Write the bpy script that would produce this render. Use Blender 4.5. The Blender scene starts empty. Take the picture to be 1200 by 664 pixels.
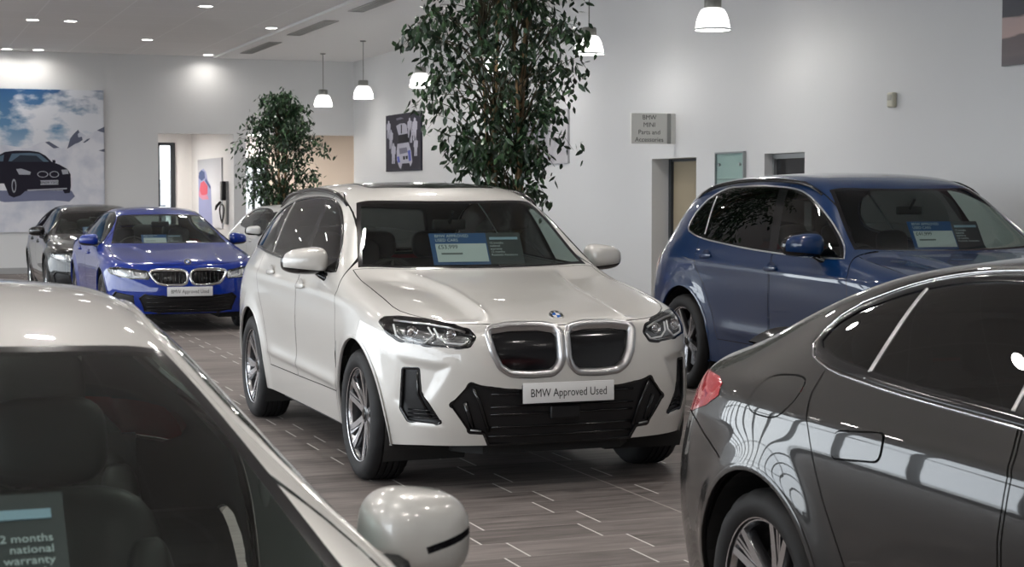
import bpy, bmesh, math, random
from math import sin, cos, pi, radians, sqrt, exp, atan2, hypot, tanh
from mathutils import Vector, Matrix, Euler, Quaternion
from mathutils.bvhtree import BVHTree
from mathutils.geometry import interpolate_bezier

random.seed(7)
scene = bpy.context.scene
COL = scene.collection

# ------------------------------------------------------------------ helpers
def tag(o, label=None, cat=None, group=None, kind=None):
    if label: o['label'] = label
    if cat: o['category'] = cat
    if group: o['group'] = group
    if kind: o['kind'] = kind
    return o

def empty(name, loc=(0, 0, 0), rz=0.0):
    o = bpy.data.objects.new(name, None)
    o.empty_display_size = 0.2
    COL.objects.link(o)
    o.location = loc
    o.rotation_euler = (0, 0, rz)
    return o

def link_mesh(name, me, mats, parent=None, smooth=True, loc=None):
    if not isinstance(mats, (list, tuple)): mats = [mats]
    for m in mats: me.materials.append(m)
    if smooth and len(me.polygons):
        me.polygons.foreach_set('use_smooth', [True] * len(me.polygons))
    o = bpy.data.objects.new(name, me)
    COL.objects.link(o)
    if parent is not None: o.parent = parent
    if loc is not None: o.location = loc
    return o

def bm_obj(name, bm, mats, parent=None, smooth=False, auto=None, loc=None, recalc=False):
    if recalc: bmesh.ops.recalc_face_normals(bm, faces=bm.faces[:])
    if auto is not None:
        smooth = True
        bm.normal_update()
        for e in bm.edges:
            if len(e.link_faces) == 2 and e.calc_face_angle(0) > radians(auto):
                e.smooth = False
    me = bpy.data.meshes.new(name)
    bm.to_mesh(me); bm.free()
    return link_mesh(name, me, mats, parent, smooth, loc)

def pchip(pts):
    xs = [p[0] for p in pts]; ys = [p[1] for p in pts]
    if xs[0] > xs[-1]: xs = xs[::-1]; ys = ys[::-1]
    n = len(xs)
    h = [xs[i + 1] - xs[i] for i in range(n - 1)]
    d = [(ys[i + 1] - ys[i]) / h[i] for i in range(n - 1)]
    m = [0.0] * n
    if n == 2: m = [d[0], d[0]]
    else:
        m[0] = d[0]; m[-1] = d[-1]
        for i in range(1, n - 1):
            if d[i - 1] * d[i] > 0:
                w1 = 2 * h[i] + h[i - 1]; w2 = h[i] + 2 * h[i - 1]
                m[i] = (w1 + w2) / (w1 / d[i - 1] + w2 / d[i])
    def f(x):
        if x <= xs[0]: return ys[0]
        if x >= xs[-1]: return ys[-1]
        k = 0
        while x > xs[k + 1]: k += 1
        t = (x - xs[k]) / h[k]
        return ((1 + 2 * t) * (1 - t) ** 2 * ys[k] + t * (1 - t) ** 2 * h[k] * m[k]
                + t * t * (3 - 2 * t) * ys[k + 1] + t * t * (t - 1) * h[k] * m[k + 1])
    return f

def smooth_poly(pts, closed=True, step=0.03, sharp=()):
    """Catmull-Rom through pts; indices in sharp stay corners."""
    n = len(pts); out = []
    segs = n if closed else n - 1
    P = lambda i: Vector(pts[i % n]) if closed else Vector(pts[max(0, min(n - 1, i))])
    for i in range(segs):
        p1, p2 = P(i), P(i + 1)
        p0 = P(i - 1); p3 = P(i + 2)
        a = i % n; b = (i + 1) % n
        if a in sharp or (not closed and i == 0): p0 = p1 - (p2 - p1)
        if b in sharp or (not closed and i == n - 2): p3 = p2 + (p2 - p1)
        L = (p2 - p1).length
        if a in sharp and b in sharp: k = max(1, int(L / (step * 3)))
        else: k = max(2, int(L / step))
        # chordal tangents
        d0 = max((p1 - p0).length, 1e-5); d1 = max(L, 1e-5); d2 = max((p3 - p2).length, 1e-5)
        m1 = ((p1 - p0) / d0 * d1 + (p2 - p1)) * 0.5 if True else 0
        m2 = ((p3 - p2) / d2 * d1 + (p2 - p1)) * 0.5
        if a in sharp: m1 = p2 - p1
        if b in sharp: m2 = p2 - p1
        for j in range(k):
            t = j / k
            out.append(p1 * (2 * t ** 3 - 3 * t * t + 1) + m1 * (t ** 3 - 2 * t * t + t)
                       + p2 * (-2 * t ** 3 + 3 * t * t) + m2 * (t ** 3 - t * t))
    if not closed: out.append(P(n - 1))
    return [tuple(p) for p in out]

def round_poly(pts, r, k=3):
    """Round each corner of a closed polygon by radius-ish r (scalar or list)."""
    n = len(pts); out = []
    for i in range(n):
        p = Vector(pts[i]); a = Vector(pts[i - 1]); b = Vector(pts[(i + 1) % n])
        ri = r[i] if isinstance(r, (list, tuple)) else r
        if ri <= 0: out.append(tuple(p)); continue
        da = (a - p); db = (b - p)
        ra = min(ri, da.length * .48); rb = min(ri, db.length * .48)
        s = p + da.normalized() * ra; e = p + db.normalized() * rb
        for j in range(k + 1):
            t = j / k
            out.append(tuple(s * (1 - t) ** 2 + p * 2 * t * (1 - t) + e * t * t))
    return out

def in_poly(x, y, poly):
    c = False; n = len(poly); j = n - 1
    for i in range(n):
        xi, yi = poly[i]; xj, yj = poly[j]
        if (yi > y) != (yj > y) and x < (xj - xi) * (y - yi) / (yj - yi) + xi: c = not c
        j = i
    return c

def offset_poly(poly, d):
    n = len(poly)
    area = sum(poly[i - 1][0] * poly[i][1] - poly[i][0] * poly[i - 1][1] for i in range(n))
    s = 1 if area > 0 else -1
    out = []
    for i in range(n):
        a = Vector(poly[i - 1]); p = Vector(poly[i]); b = Vector(poly[(i + 1) % n])
        d1 = (p - a); d2 = (b - p)
        if d1.length < 1e-7: d1 = d2
        if d2.length < 1e-7: d2 = d1
        n1 = Vector((d1.y, -d1.x)).normalized(); n2 = Vector((d2.y, -d2.x)).normalized()
        nn = (n1 + n2)
        if nn.length < 1e-4: nn = n1
        nn.normalize()
        k = 1 / max(.5, nn.dot(n1))
        out.append(tuple(p + nn * d * s * k))
    return out

def add_box(bm, c, s, rot=None, bevel=0.0, seg=2):
    m = Matrix.Translation(c) @ (rot.to_matrix().to_4x4() if rot is not None else Matrix()) @ Matrix.Diagonal((s[0], s[1], s[2], 1))
    r = bmesh.ops.create_cube(bm, size=1.0, matrix=m)
    vs = r['verts']
    if bevel > 0:
        es = list({e for v in vs for e in v.link_edges})
        g = bmesh.ops.bevel(bm, geom=es, offset=bevel, segments=seg, profile=.5, affect='EDGES')
        return g['verts']
    return vs

def add_tube(bm, path, r, n=8, caps=True, closed=False, flat=1.0):
    """Tube through points; r scalar or list."""
    P = [Vector(p) for p in path]; N = len(P)
    rings = []
    up = None
    for i in range(N):
        if closed: t = (P[(i + 1) % N] - P[i - 1])
        else: t = P[min(i + 1, N - 1)] - P[max(i - 1, 0)]
        t = t.normalized() if t.length > 1e-9 else Vector((0, 0, 1))
        if up is None:
            up = Vector((0, 0, 1)) if abs(t.z) < .9 else Vector((1, 0, 0))
        u = (up - t * up.dot(t))
        u = u.normalized() if u.length > 1e-6 else t.orthogonal().normalized()
        up = u
        w = t.cross(u)
        rr = r[i] if isinstance(r, (list, tuple)) else r
        rings.append([bm.verts.new(P[i] + (u * cos(a) + w * sin(a) * flat) * rr) for a in [2 * pi * k / n for k in range(n)]])
    rng = range(N) if closed else range(N - 1)
    for i in rng:
        A = rings[i]; B = rings[(i + 1) % N]
        for k in range(n):
            bm.faces.new((A[k], A[(k + 1) % n], B[(k + 1) % n], B[k]))
    if caps and not closed:
        bm.faces.new(rings[0][::-1]); bm.faces.new(rings[-1])
    return rings

def add_lathe(bm, prof, n=32, axis='Z', matrix=None, closed=False):
    """prof: (radius, height) list."""
    rings = []
    mt = matrix or Matrix()
    for (r, h) in prof:
        ring = []
        if r < 1e-6:
            p = Vector((0, 0, h)) if axis == 'Z' else Vector((0, h, 0))
            v = bm.verts.new(mt @ p); ring = [v] * n
        else:
            for k in range(n):
                a = 2 * pi * k / n
                p = Vector((r * cos(a), r * sin(a), h)) if axis == 'Z' else Vector((r * cos(a), h, r * sin(a)))
                ring.append(bm.verts.new(mt @ p))
        rings.append(ring)
    m = len(rings)
    for i in range(m if closed else m - 1):
        A = rings[i]; B = rings[(i + 1) % m]
        for k in range(n):
            q = [A[k], A[(k + 1) % n], B[(k + 1) % n], B[k]]
            u = []
            for v in q:
                if v not in u: u.append(v)
            if len(u) >= 3:
                try: bm.faces.new(u)
                except ValueError: pass
    return rings

def add_prism(bm, poly3a, poly3b, capa=True, capb=True):
    A = [bm.verts.new(p) for p in poly3a]; B = [bm.verts.new(p) for p in poly3b]
    n = len(A)
    for i in range(n): bm.faces.new((A[i], A[(i + 1) % n], B[(i + 1) % n], B[i]))
    if capa: bm.faces.new(A[::-1])
    if capb: bm.faces.new(B)

# ------------------------------------------------------------------ materials
def srgb(r, g, b):
    f = lambda c: ((c / 255) / 12.92) if c / 255 <= .04045 else (((c / 255) + .055) / 1.055) ** 2.4
    return (f(r), f(g), f(b), 1)

def principled(name, color, rough=.5, metal=0.0, coat=0.0, spec=.5, coat_rough=.03, emis=None, estr=0.0):
    m = bpy.data.materials.new(name); m.use_nodes = True
    b = m.node_tree.nodes['Principled BSDF']
    b.inputs['Base Color'].default_value = color if len(color) == 4 else (*color, 1)
    b.inputs['Roughness'].default_value = rough
    b.inputs['Metallic'].default_value = metal
    b.inputs['Coat Weight'].default_value = coat
    b.inputs['Coat Roughness'].default_value = coat_rough
    b.inputs['Specular IOR Level'].default_value = spec
    if emis: 
        b.inputs['Emission Color'].default_value = emis
        b.inputs['Emission Strength'].default_value = estr
    return m

def N(m, t, **kw):
    n = m.node_tree.nodes.new(t)
    for k, v in kw.items(): setattr(n, k, v)
    return n
def L(m, a, b): m.node_tree.links.new(a, b)

def glass_mat(name, tint, refl=1.0, rough=0.0, ior=1.5):
    """Thin sheet of tinted glass: transmitted colour + mirror reflection by Fresnel."""
    m = bpy.data.materials.new(name); m.use_nodes = True
    nt = m.node_tree; nt.nodes.clear()
    out = N(m, 'ShaderNodeOutputMaterial')
    tr = N(m, 'ShaderNodeBsdfTransparent'); tr.inputs[0].default_value = (*tint, 1)
    gl = N(m, 'ShaderNodeBsdfGlossy'); gl.inputs['Roughness'].default_value = rough
    gl.inputs['Color'].default_value = (refl, refl, refl, 1)
    # Schlick reflectance, the same from both sides of the sheet
    lw = N(m, 'ShaderNodeLayerWeight'); lw.inputs[0].default_value = .5
    pw = N(m, 'ShaderNodeMath', operation='POWER'); L(m, lw.outputs['Facing'], pw.inputs[0]); pw.inputs[1].default_value = 5
    r0 = ((ior - 1) / (ior + 1)) ** 2 * 1.4
    fr = N(m, 'ShaderNodeMath', operation='MULTIPLY_ADD'); L(m, pw.outputs[0], fr.inputs[0]); fr.inputs[1].default_value = 1 - r0; fr.inputs[2].default_value = r0
    mx = N(m, 'ShaderNodeMixShader')
    L(m, fr.outputs[0], mx.inputs[0]); L(m, tr.outputs[0], mx.inputs[1]); L(m, gl.outputs[0], mx.inputs[2])
    L(m, mx.outputs[0], out.inputs[0])
    return m

def paint_mat(name, base, flake=0.0, rough=.35, metal=.0, coat=1.0):
    m = principled(name, base, rough=rough, metal=metal, coat=coat, coat_rough=.015, spec=.5 if base[0] > .1 else .12)
    return m

M = {}
M['white_paint'] = paint_mat('mineral_white_paint', (.54, .525, .50), metal=.15, rough=.38)
M['blue_paint'] = paint_mat('phytonic_blue_paint', (.002, .022, .082), metal=.0, rough=.3)
M['bright_blue_paint'] = paint_mat('portimao_blue_paint', (.0012, .020, .21), metal=.0, rough=.3)
M['grey_paint'] = paint_mat('dark_grey_paint', (.009, .0083, .008), metal=.0, rough=.34)
M['silver_paint'] = paint_mat('silver_white_paint', (.46, .45, .43), metal=.2, rough=.38)
M['black_paint'] = paint_mat('black_paint', (.004, .004, .004), rough=.3)
M['small_white_paint'] = paint_mat('plain_white_paint', (.62, .62, .61), rough=.4)
M['gloss_black'] = principled('gloss_black_plastic', (.005, .005, .006), rough=.12, spec=.5)
M['satin_black'] = principled('satin_black_plastic', (.007, .007, .008), rough=.38, spec=.35)
M['matt_black'] = principled('matt_black_plastic', (.012, .012, .012), rough=.75)
M['gap'] = principled('panel_gap_rubber', (.006, .006, .006), rough=.9, spec=.2)
M['rubber'] = principled('tyre_rubber', (.010, .010, .011), rough=.65, spec=.35)
M['chrome'] = principled('bright_chrome', (.75, .75, .76), rough=.09, metal=1)
M['satin_alu'] = principled('satin_aluminium', (.50, .50, .51), rough=.28, metal=1)
M['machined'] = principled('machined_alloy', (.62, .62, .64), rough=.22, metal=1)
M['dark_alloy'] = principled('dark_alloy_paint', (.03, .03, .033), rough=.3, metal=.4, coat=.5)
M['disc_steel'] = principled('brake_disc_steel', (.25, .25, .26), rough=.35, metal=1)
M['windscreen'] = glass_mat('windscreen_glass', (.60, .68, .64), ior=1.45)
M['side_glass'] = glass_mat('side_glass', (.55, .62, .59), ior=1.52)
M['privacy_glass'] = glass_mat('privacy_glass', (.07, .075, .075), ior=1.52)
M['lens'] = glass_mat('lamp_lens_plastic', (.92, .92, .92), ior=1.45)
M['red_lens'] = principled('red_lamp_lens', (.36, .018, .026), rough=.10, coat=.6)
M['red_lens_dark'] = principled('dark_red_lamp_lens', (.10, .004, .006), rough=.10, coat=.6)
M['clear_lens'] = principled('pale_reflector_lens', (.62, .55, .56), rough=.18, metal=.4)
M['interior'] = principled('black_interior_trim', (.014, .014, .015), rough=.7)
M['interior_soft'] = principled('dark_interior_leather', (.012, .012, .012), rough=.5)
M['headliner'] = principled('grey_headliner', (.022, .022, .022), rough=.9)
M['lamp_chrome'] = principled('lamp_reflector', (.22, .225, .23), rough=.22, metal=.9)
M['lamp_bright'] = principled('bright_lamp_reflector', (.50, .51, .52), rough=.22, metal=.9)
M['drl'] = principled('lamp_tube_frosted', (.75, .76, .78), rough=.25)
M['plate_white'] = principled('number_plate_white', (.60, .60, .60), rough=.35)
M['ink'] = principled('black_lettering', (.01, .01, .01), rough=.5)
M['badge_blue'] = principled('badge_blue', (.02, .12, .45), rough=.2)
M['badge_white'] = principled('badge_white', (.7, .7, .7), rough=.2)

# ------------------------------------------------------------------ car shell
class Shell:
    """A car body skin: a cage of stations by columns, subdivided and sculpted, then cut along outlines."""
    def __init__(self, spec, level=3):
        self.spec = spec
        T, F, R = self.cage(spec)
        self.bm = self.build(T, F, R, spec, level)
        for f in spec.get('sculpt', []):
            f(self)
        self.bm.normal_update()
        self.lay = self.bm.faces.layers.int.new('reg')
        self.snapshot()
        self.nreg = 0
        self.regs = {}

    def cage(self, s):
        X = s['X']; cols = s['cols']; Xf = pchip(s['Xf']); Xr = pchip(s['Xr'])
        dzf = pchip(s['dxf']); dzr = pchip(s['dxr'])
        x0 = s.get('x0', -.1); x1 = s.get('x1', -3.0)
        T = []
        fy = [pchip(c[0]) for c in cols]; fz = [pchip(c[1]) for c in cols]
        M_ = len(cols)
        for i, x in enumerate(X):
            row = []
            for j in range(M_):
                y = fy[j](x); z = fz[j](x)
                ye = fy[j](X[0]); ze = fz[j](X[0]); xf = Xf(ye) + dzf(ze)
                yr = fy[j](X[-1]); zr = fz[j](X[-1]); xr = Xr(yr) + dzr(zr)
                xx = x
                if x > x0: xx = x0 + (x - x0) * (xf - x0) / (X[0] - x0)
                if x < x1: xx = x1 + (x - x1) * (xr - x1) / (X[-1] - x1)
                if 'bow' in s and j < 4: xx += s['bow'](x, y, j)
                row.append(Vector((xx, y, z)))
            T.append(row)
        def face(row, Xe, dz):
            G = []
            nr = M_ - 5
            for r in range(1, nr):
                e = row[5 + r]
                line = []
                for c in range(5):
                    t = row[c]
                    k = row[c].y / row[5].y
                    y = e.y * k
                    z = t.z + (e.z - row[5].z) * (1 + (t.z - row[5].z) / max(.05, (row[5].z - row[M_ - 1].z)) * -1 * 0) if False else None
                    u = (row[5].z - e.z) / (row[5].z - row[M_ - 1].z)
                    z = t.z + (row[M_ - 1].z - t.z) * u
                    line.append(Vector((Xe(y) + dz(z), y, z)))
                G.append(line)
            return G
        F = face(T[0], Xf, dzf); R = face(T[-1], Xr, dzr)
        return T, F, R

    def build(self, T, F, R, s, level):
        bm = bmesh.new()
        cr = s.get('creases', {})
        N_ = len(T); M_ = len(T[0])
        def side(sg):
            V = [[bm.verts.new((p.x, p.y * sg, p.z)) for p in row] for row in T]
            FV = [[bm.verts.new((p.x, p.y * sg, p.z)) for p in row] for row in F]
            RV = [[bm.verts.new((p.x, p.y * sg, p.z)) for p in row] for row in R]
            def f(*v):
                v = v if sg > 0 else v[::-1]
                bm.faces.new(v)
            for i in range(N_ - 1):
                for j in range(M_ - 1):
                    f(V[i][j], V[i][j + 1], V[i + 1][j + 1], V[i + 1][j])
            nr = M_ - 5
            def grid(G, edge, flip):
                rows = [[edge[c] for c in range(6)]] + [list(G[r]) + [edge[6 + r]] for r in range(nr - 1)]
                for r in range(nr - 1):
                    for c in range(5):
                        q = (rows[r][c], rows[r + 1][c], rows[r + 1][c + 1], rows[r][c + 1])
                        f(*(q if not flip else q[::-1]))
            grid(FV, V[0], False); grid(RV, V[-1], True)
        side(1); side(-1)
        bmesh.ops.remove_doubles(bm, verts=bm.verts[:], dist=1e-4)
        bmesh.ops.recalc_face_normals(bm, faces=bm.faces[:])
        cl = bm.edges.layers.float.get('crease_edge') or bm.edges.layers.float.new('crease_edge')
        me = bpy.data.meshes.new('cage')
        bm.to_mesh(me); bm.free()
        ob = bpy.data.objects.new('cage', me); COL.objects.link(ob)
        md = ob.modifiers.new('s', 'SUBSURF'); md.levels = level; md.render_levels = level
        md.boundary_smooth = 'PRESERVE_CORNERS'
        dg = bpy.context.evaluated_depsgraph_get(); dg.update()
        ev = ob.evaluated_get(dg)
        me2 = bpy.data.meshes.new_from_object(ev, depsgraph=dg)
        bm = bmesh.new(); bm.from_mesh(me2)
        bpy.data.objects.remove(ob); bpy.data.meshes.remove(me); bpy.data.meshes.remove(me2)
        # orientation: outward
        bm.normal_update()
        f0 = max(bm.faces, key=lambda f: f.calc_center_median().z)
        if f0.normal.z < 0: bmesh.ops.reverse_faces(bm, faces=bm.faces[:])
        bm.normal_update()
        return bm

    def snapshot(self):
        bm = self.bm
        bm.verts.ensure_lookup_table(); bm.verts.index_update()
        self.bn = [v.normal.copy() for v in bm.verts]
        self.bv = [v.co.copy() for v in bm.verts]
        tris = []
        for f in bm.faces:
            v = [a.index for a in f.verts]
            for k in range(1, len(v) - 1): tris.append((v[0], v[k], v[k + 1]))
        self.bt = tris
        self.bvh = BVHTree.FromPolygons(self.bv, tris)

    def normal_at(self, p):
        co, n, i, d = self.bvh.find_nearest(p)
        a, b, c = self.bt[i]
        A, B, C_ = self.bv[a], self.bv[b], self.bv[c]
        v0 = B - A; v1 = C_ - A; v2 = co - A
        d00 = v0.dot(v0); d01 = v0.dot(v1); d11 = v1.dot(v1); d20 = v2.dot(v0); d21 = v2.dot(v1)
        den = d00 * d11 - d01 * d01
        if abs(den) < 1e-14: return n
        v = (d11 * d20 - d01 * d21) / den; w = (d00 * d21 - d01 * d20) / den
        r = self.bn[a] * (1 - v - w) + self.bn[b] * v + self.bn[c] * w
        return r.normalized()

    def hit(self, axis, sg, a, b, far=6):
        """project 2D (a,b) on the skin. axis 'Y': (x,z) from side sg; 'X': (y,z) from front(+1)/rear(-1); 'Z': (x,y) from above."""
        if axis == 'Y': o = Vector((a, far * sg, b)); d = Vector((0, -sg, 0))
        elif axis == 'X': o = Vector((far * sg, a, b)); d = Vector((-sg, 0, 0))
        else: o = Vector((a, b, far)); d = Vector((0, 0, -1))
        co, n, i, dist = self.bvh.ray_cast(o, d)
        if co is None:
            # nearest in the vicinity
            q = Vector((a, .8 * sg, b)) if axis == 'Y' else (Vector(((.7 if sg > 0 else -3.7), a, b)) if axis == 'X' else Vector((a, b, 1.2)))
            co, n, i, dist = self.bvh.find_nearest(q)
        return co, self.normal_at(co)

    def pr(self, axis, c):
        return (c.x, c.z) if axis == 'Y' else ((c.y, c.z) if axis == 'X' else (c.x, c.y))

    def cut(self, name, poly, axis, sg=1, minn=.1, zmin=-9, cond=None):
        bm = self.bm; lay = self.lay
        if name not in self.regs:
            self.nreg += 1; self.regs[name] = self.nreg
        rid = self.regs[name]
        xs = [p[0] for p in poly]; ys = [p[1] for p in poly]
        bx = (min(xs) - .05, max(xs) + .05, min(ys) - .05, max(ys) + .05)
        k = {'Y': 1, 'X': 0, 'Z': 2}[axis]
        def bb(f):
            P = [self.pr(axis, v.co) for v in f.verts]
            return (min(p[0] for p in P), max(p[0] for p in P), min(p[1] for p in P), max(p[1] for p in P))
        cand = {}
        for f in bm.faces:
            if f.normal[k] * sg < minn: continue
            c = f.calc_center_median()
            a, b = self.pr(axis, c)
            if not (bx[0] < a < bx[1] and bx[2] < b < bx[3]): continue
            if axis == 'Y' and c.y * sg < 0: continue
            if cond and not cond(c): continue
            cand[f] = bb(f)
        n = len(poly)
        for i in range(n):
            a = poly[i]; b = poly[(i + 1) % n]
            if hypot(a[0] - b[0], a[1] - b[1]) < 1e-6: continue
            x0, x1 = min(a[0], b[0]) - 1e-5, max(a[0], b[0]) + 1e-5
            y0, y1 = min(a[1], b[1]) - 1e-5, max(a[1], b[1]) + 1e-5
            sel = [f for f, q in cand.items() if q[1] >= x0 and q[0] <= x1 and q[3] >= y0 and q[2] <= y1]
            if not sel: continue
            dx, dy = b[0] - a[0], b[1] - a[1]
            nx, ny = dy, -dx
            l = hypot(nx, ny); nx /= l; ny /= l
            # keep only faces really crossed by the line
            s2 = []
            for f in sel:
                ds = [(self.pr(axis, v.co)[0] - a[0]) * nx + (self.pr(axis, v.co)[1] - a[1]) * ny for v in f.verts]
                if min(ds) < -1e-5 and max(ds) > 1e-5: s2.append(f)
            if not s2: continue
            co = {'Y': Vector((a[0], 0, a[1])), 'X': Vector((0, a[0], a[1])), 'Z': Vector((a[0], a[1], 0))}[axis]
            no = {'Y': Vector((nx, 0, ny)), 'X': Vector((0, nx, ny)), 'Z': Vector((nx, ny, 0))}[axis]
            es = list({e for f in s2 for e in f.edges}); vs = list({v for f in s2 for v in f.verts})
            r = bmesh.ops.bisect_plane(bm, geom=s2 + es + vs, dist=1e-6, plane_co=co, plane_no=no)
            for f in s2: cand.pop(f, None)
            for g in r['geom']:
                if isinstance(g, bmesh.types.BMFace) and g.is_valid: cand[g] = bb(g)
        for f in list(cand):
            if not f.is_valid: continue
            c = f.calc_center_median()
            a, b = self.pr(axis, c)
            if in_poly(a, b, poly): f[lay] = rid
        return rid

    def extract(self, names, objname, mat, parent, offset=0.0, keep=False, push=None, curve=True, inner=None):
        """take the faces of the named regions (None: everything left) out as one part."""
        bm = self.bm; lay = self.lay
        ids = {self.regs[n] for n in names if n in self.regs} if names is not None else {0}
        fs = [f for f in bm.faces if f[lay] in ids]
        if not fs: return None
        vm = {}; nb = bmesh.new()
        norms = []
        for f in fs:
            vv = []
            for v in f.verts:
                if v not in vm:
                    nn = self.normal_at(v.co)
                    p = v.co + nn * offset
                    if push: p = p + Vector(push)
                    vm[v] = nb.verts.new(p); norms.append(nn)
                vv.append(vm[v])
            try: nb.faces.new(vv)
            except ValueError: pass
        nb.verts.index_update()
        me = bpy.data.meshes.new(objname)
        nb.to_mesh(me); nb.free()
        o = link_mesh(objname, me, mat, parent, True)
        me.normals_split_custom_set_from_vertices([tuple(n) for n in norms])
        if not keep:
            bmesh.ops.delete(bm, geom=fs, context='FACES')
        return o

    def drop(self, names):
        ids = {self.regs[n] for n in names if n in self.regs}
        fs = [f for f in self.bm.faces if f[self.lay] in ids]
        bmesh.ops.delete(self.bm, geom=fs, context='FACES')

    def on(self, pts, axis, sg=1):
        return [self.hit(axis, sg, a, b) for a, b in pts]

    def strip(self, name, pts, axis, sg, mat, parent, prof, closed=True, bm=None):
        """a moulding along an outline lying on the skin. prof: (across, out) list, across + = outside of the outline."""
        own = bm is None
        if own: bm = bmesh.new()
        H = self.on(pts, axis, sg)
        n = len(H); rings = []
        area = sum(pts[i - 1][0] * pts[i][1] - pts[i][0] * pts[i - 1][1] for i in range(n)) if closed else 1
        ctr = None
        for i in range(n):
            p, nn = H[i]
            if closed: t = H[(i + 1) % n][0] - H[i - 1][0]
            else: t = H[min(n - 1, i + 1)][0] - H[max(0, i - 1)][0]
            t.normalize() if t.length > 1e-9 else None
            w = t.cross(nn)
            if w.length < 1e-6: w = Vector((0, 0, 1))
            w.normalize()
            rings.append((p, w, nn))
        # choose the sign of w: away from the centroid in the projection
        if closed:
            c = sum((r[0] for r in rings), Vector()) / n
            sgn = sum((r[0] - c).dot(r[1]) for r in rings)
        else: sgn = 1
        sgn = 1 if sgn >= 0 else -1
        VR = [[bm.verts.new(p + w * a * sgn + nn * h) for a, h in prof] for p, w, nn in rings]
        m = len(prof)
        for i in range(n if closed else n - 1):
            A = VR[i]; B = VR[(i + 1) % n]
            for k in range(m - 1):
                bm.faces.new((A[k], A[k + 1], B[k + 1], B[k]))
        if not closed:
            try:
                bm.faces.new(VR[0]); bm.faces.new(VR[-1][::-1])
            except ValueError: pass
        if own:
            bmesh.ops.recalc_face_normals(bm, faces=bm.faces[:])
            return bm_obj(name, bm, mat, parent, auto=50)

def dome(w, h):  # rounded moulding profile
    return [(-w / 2, -.004), (-w / 2, h * .5), (-w * .3, h * .9), (0, h), (w * .3, h * .9), (w / 2, h * .5), (w / 2, -.004)]
def ring_prof(a0, a1, h0, h1, d=-.02):
    return [(a0, d), (a0, h0), (a0 * .8 + a1 * .2, max(h0, h1)), (a0 * .2 + a1 * .8, max(h0, h1) * .95), (a1, h1), (a1, d)]

# ------------------------------------------------------------------ body tables
def cols_from(X, ys, zs):
    out = []
    for y, z in zip(ys, zs):
        out.append(([(a, b) for a, b in zip(X, y)], [(a, b) for a, b in zip(X, z)]))
    return out

def gauss(d, w): return exp(-(d / w) ** 2)
def sstep(a, b, x):
    t = max(0.0, min(1.0, (x - a) / (b - a))); return t * t * (3 - 2 * t)

def flare(cx, cz, r, amp, w, ymin=.7):
    def f(sh):
        for v in sh.bm.verts:
            c = v.co
            if abs(c.y) < ymin or c.z > cz + r + .25: continue
            d = hypot(c.x - cx, c.z - cz) - r
            if d < -.05 or d > w * 3: continue
            k = gauss(max(0, d), w) * sstep(-.05, .0, d)
            k *= sstep(-.12, .1, c.z - (cz - r) * .5)
            v.co.y += (1 if c.y > 0 else -1) * amp * k
    return f

def ridge_top(line, amp, w, x0, x1, fade=.2, step=0.0):
    """a crease running along the bonnet: line(x) gives |y|."""
    def f(sh):
        for v in sh.bm.verts:
            c = v.co
            if c.z < .5 or c.x < x0 or c.x > x1: continue
            d = abs(c.y) - line(c.x)
            k = sstep(x0, x0 + fade, c.x) * (1 - sstep(x1 - fade, x1, c.x))
            v.co.z += k * (amp * gauss(d, w) + step * .5 * (1 + tanh(d / w)) * gauss(max(0, d), .25))
    return f

def ridge_side(line, amp, w, x0, x1, fade=.3, dn=None):
    """a crease along the flank: line(x) gives z; asymmetric (w above, dn below)."""
    dn = dn or w
    def f(sh):
        for v in sh.bm.verts:
            c = v.co
            if abs(c.y) < .5 or c.x < x0 or c.x > x1: continue
            d = c.z - line(c.x)
            if abs(d) > .4: continue
            k = sstep(x0, x0 + fade, c.x) * (1 - sstep(x1 - fade, x1, c.x))
            v.co.y += (1 if c.y > 0 else -1) * amp * k * gauss(d, w if d > 0 else dn)
    return f

def pocket_front(poly, depth, soft=.03):
    """push the front skin in within an outline (y,z)."""
    def f(sh):
        for v in sh.bm.verts:
            c = v.co
            if c.x < .2: continue
            for s in (1, -1):
                y = c.y * s
                if in_poly(y, c.z, poly):
                    d = min(seg_dist(y, c.z, poly[i - 1], poly[i]) for i in range(len(poly)))
                    v.co.x -= depth * sstep(0, soft, d)
    return f

def seg_dist(x, y, a, b):
    dx, dy = b[0] - a[0], b[1] - a[1]
    t = max(0, min(1, ((x - a[0]) * dx + (y - a[1]) * dy) / (dx * dx + dy * dy + 1e-12)))
    return hypot(x - a[0] - t * dx, y - a[1] - t * dy)

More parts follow.
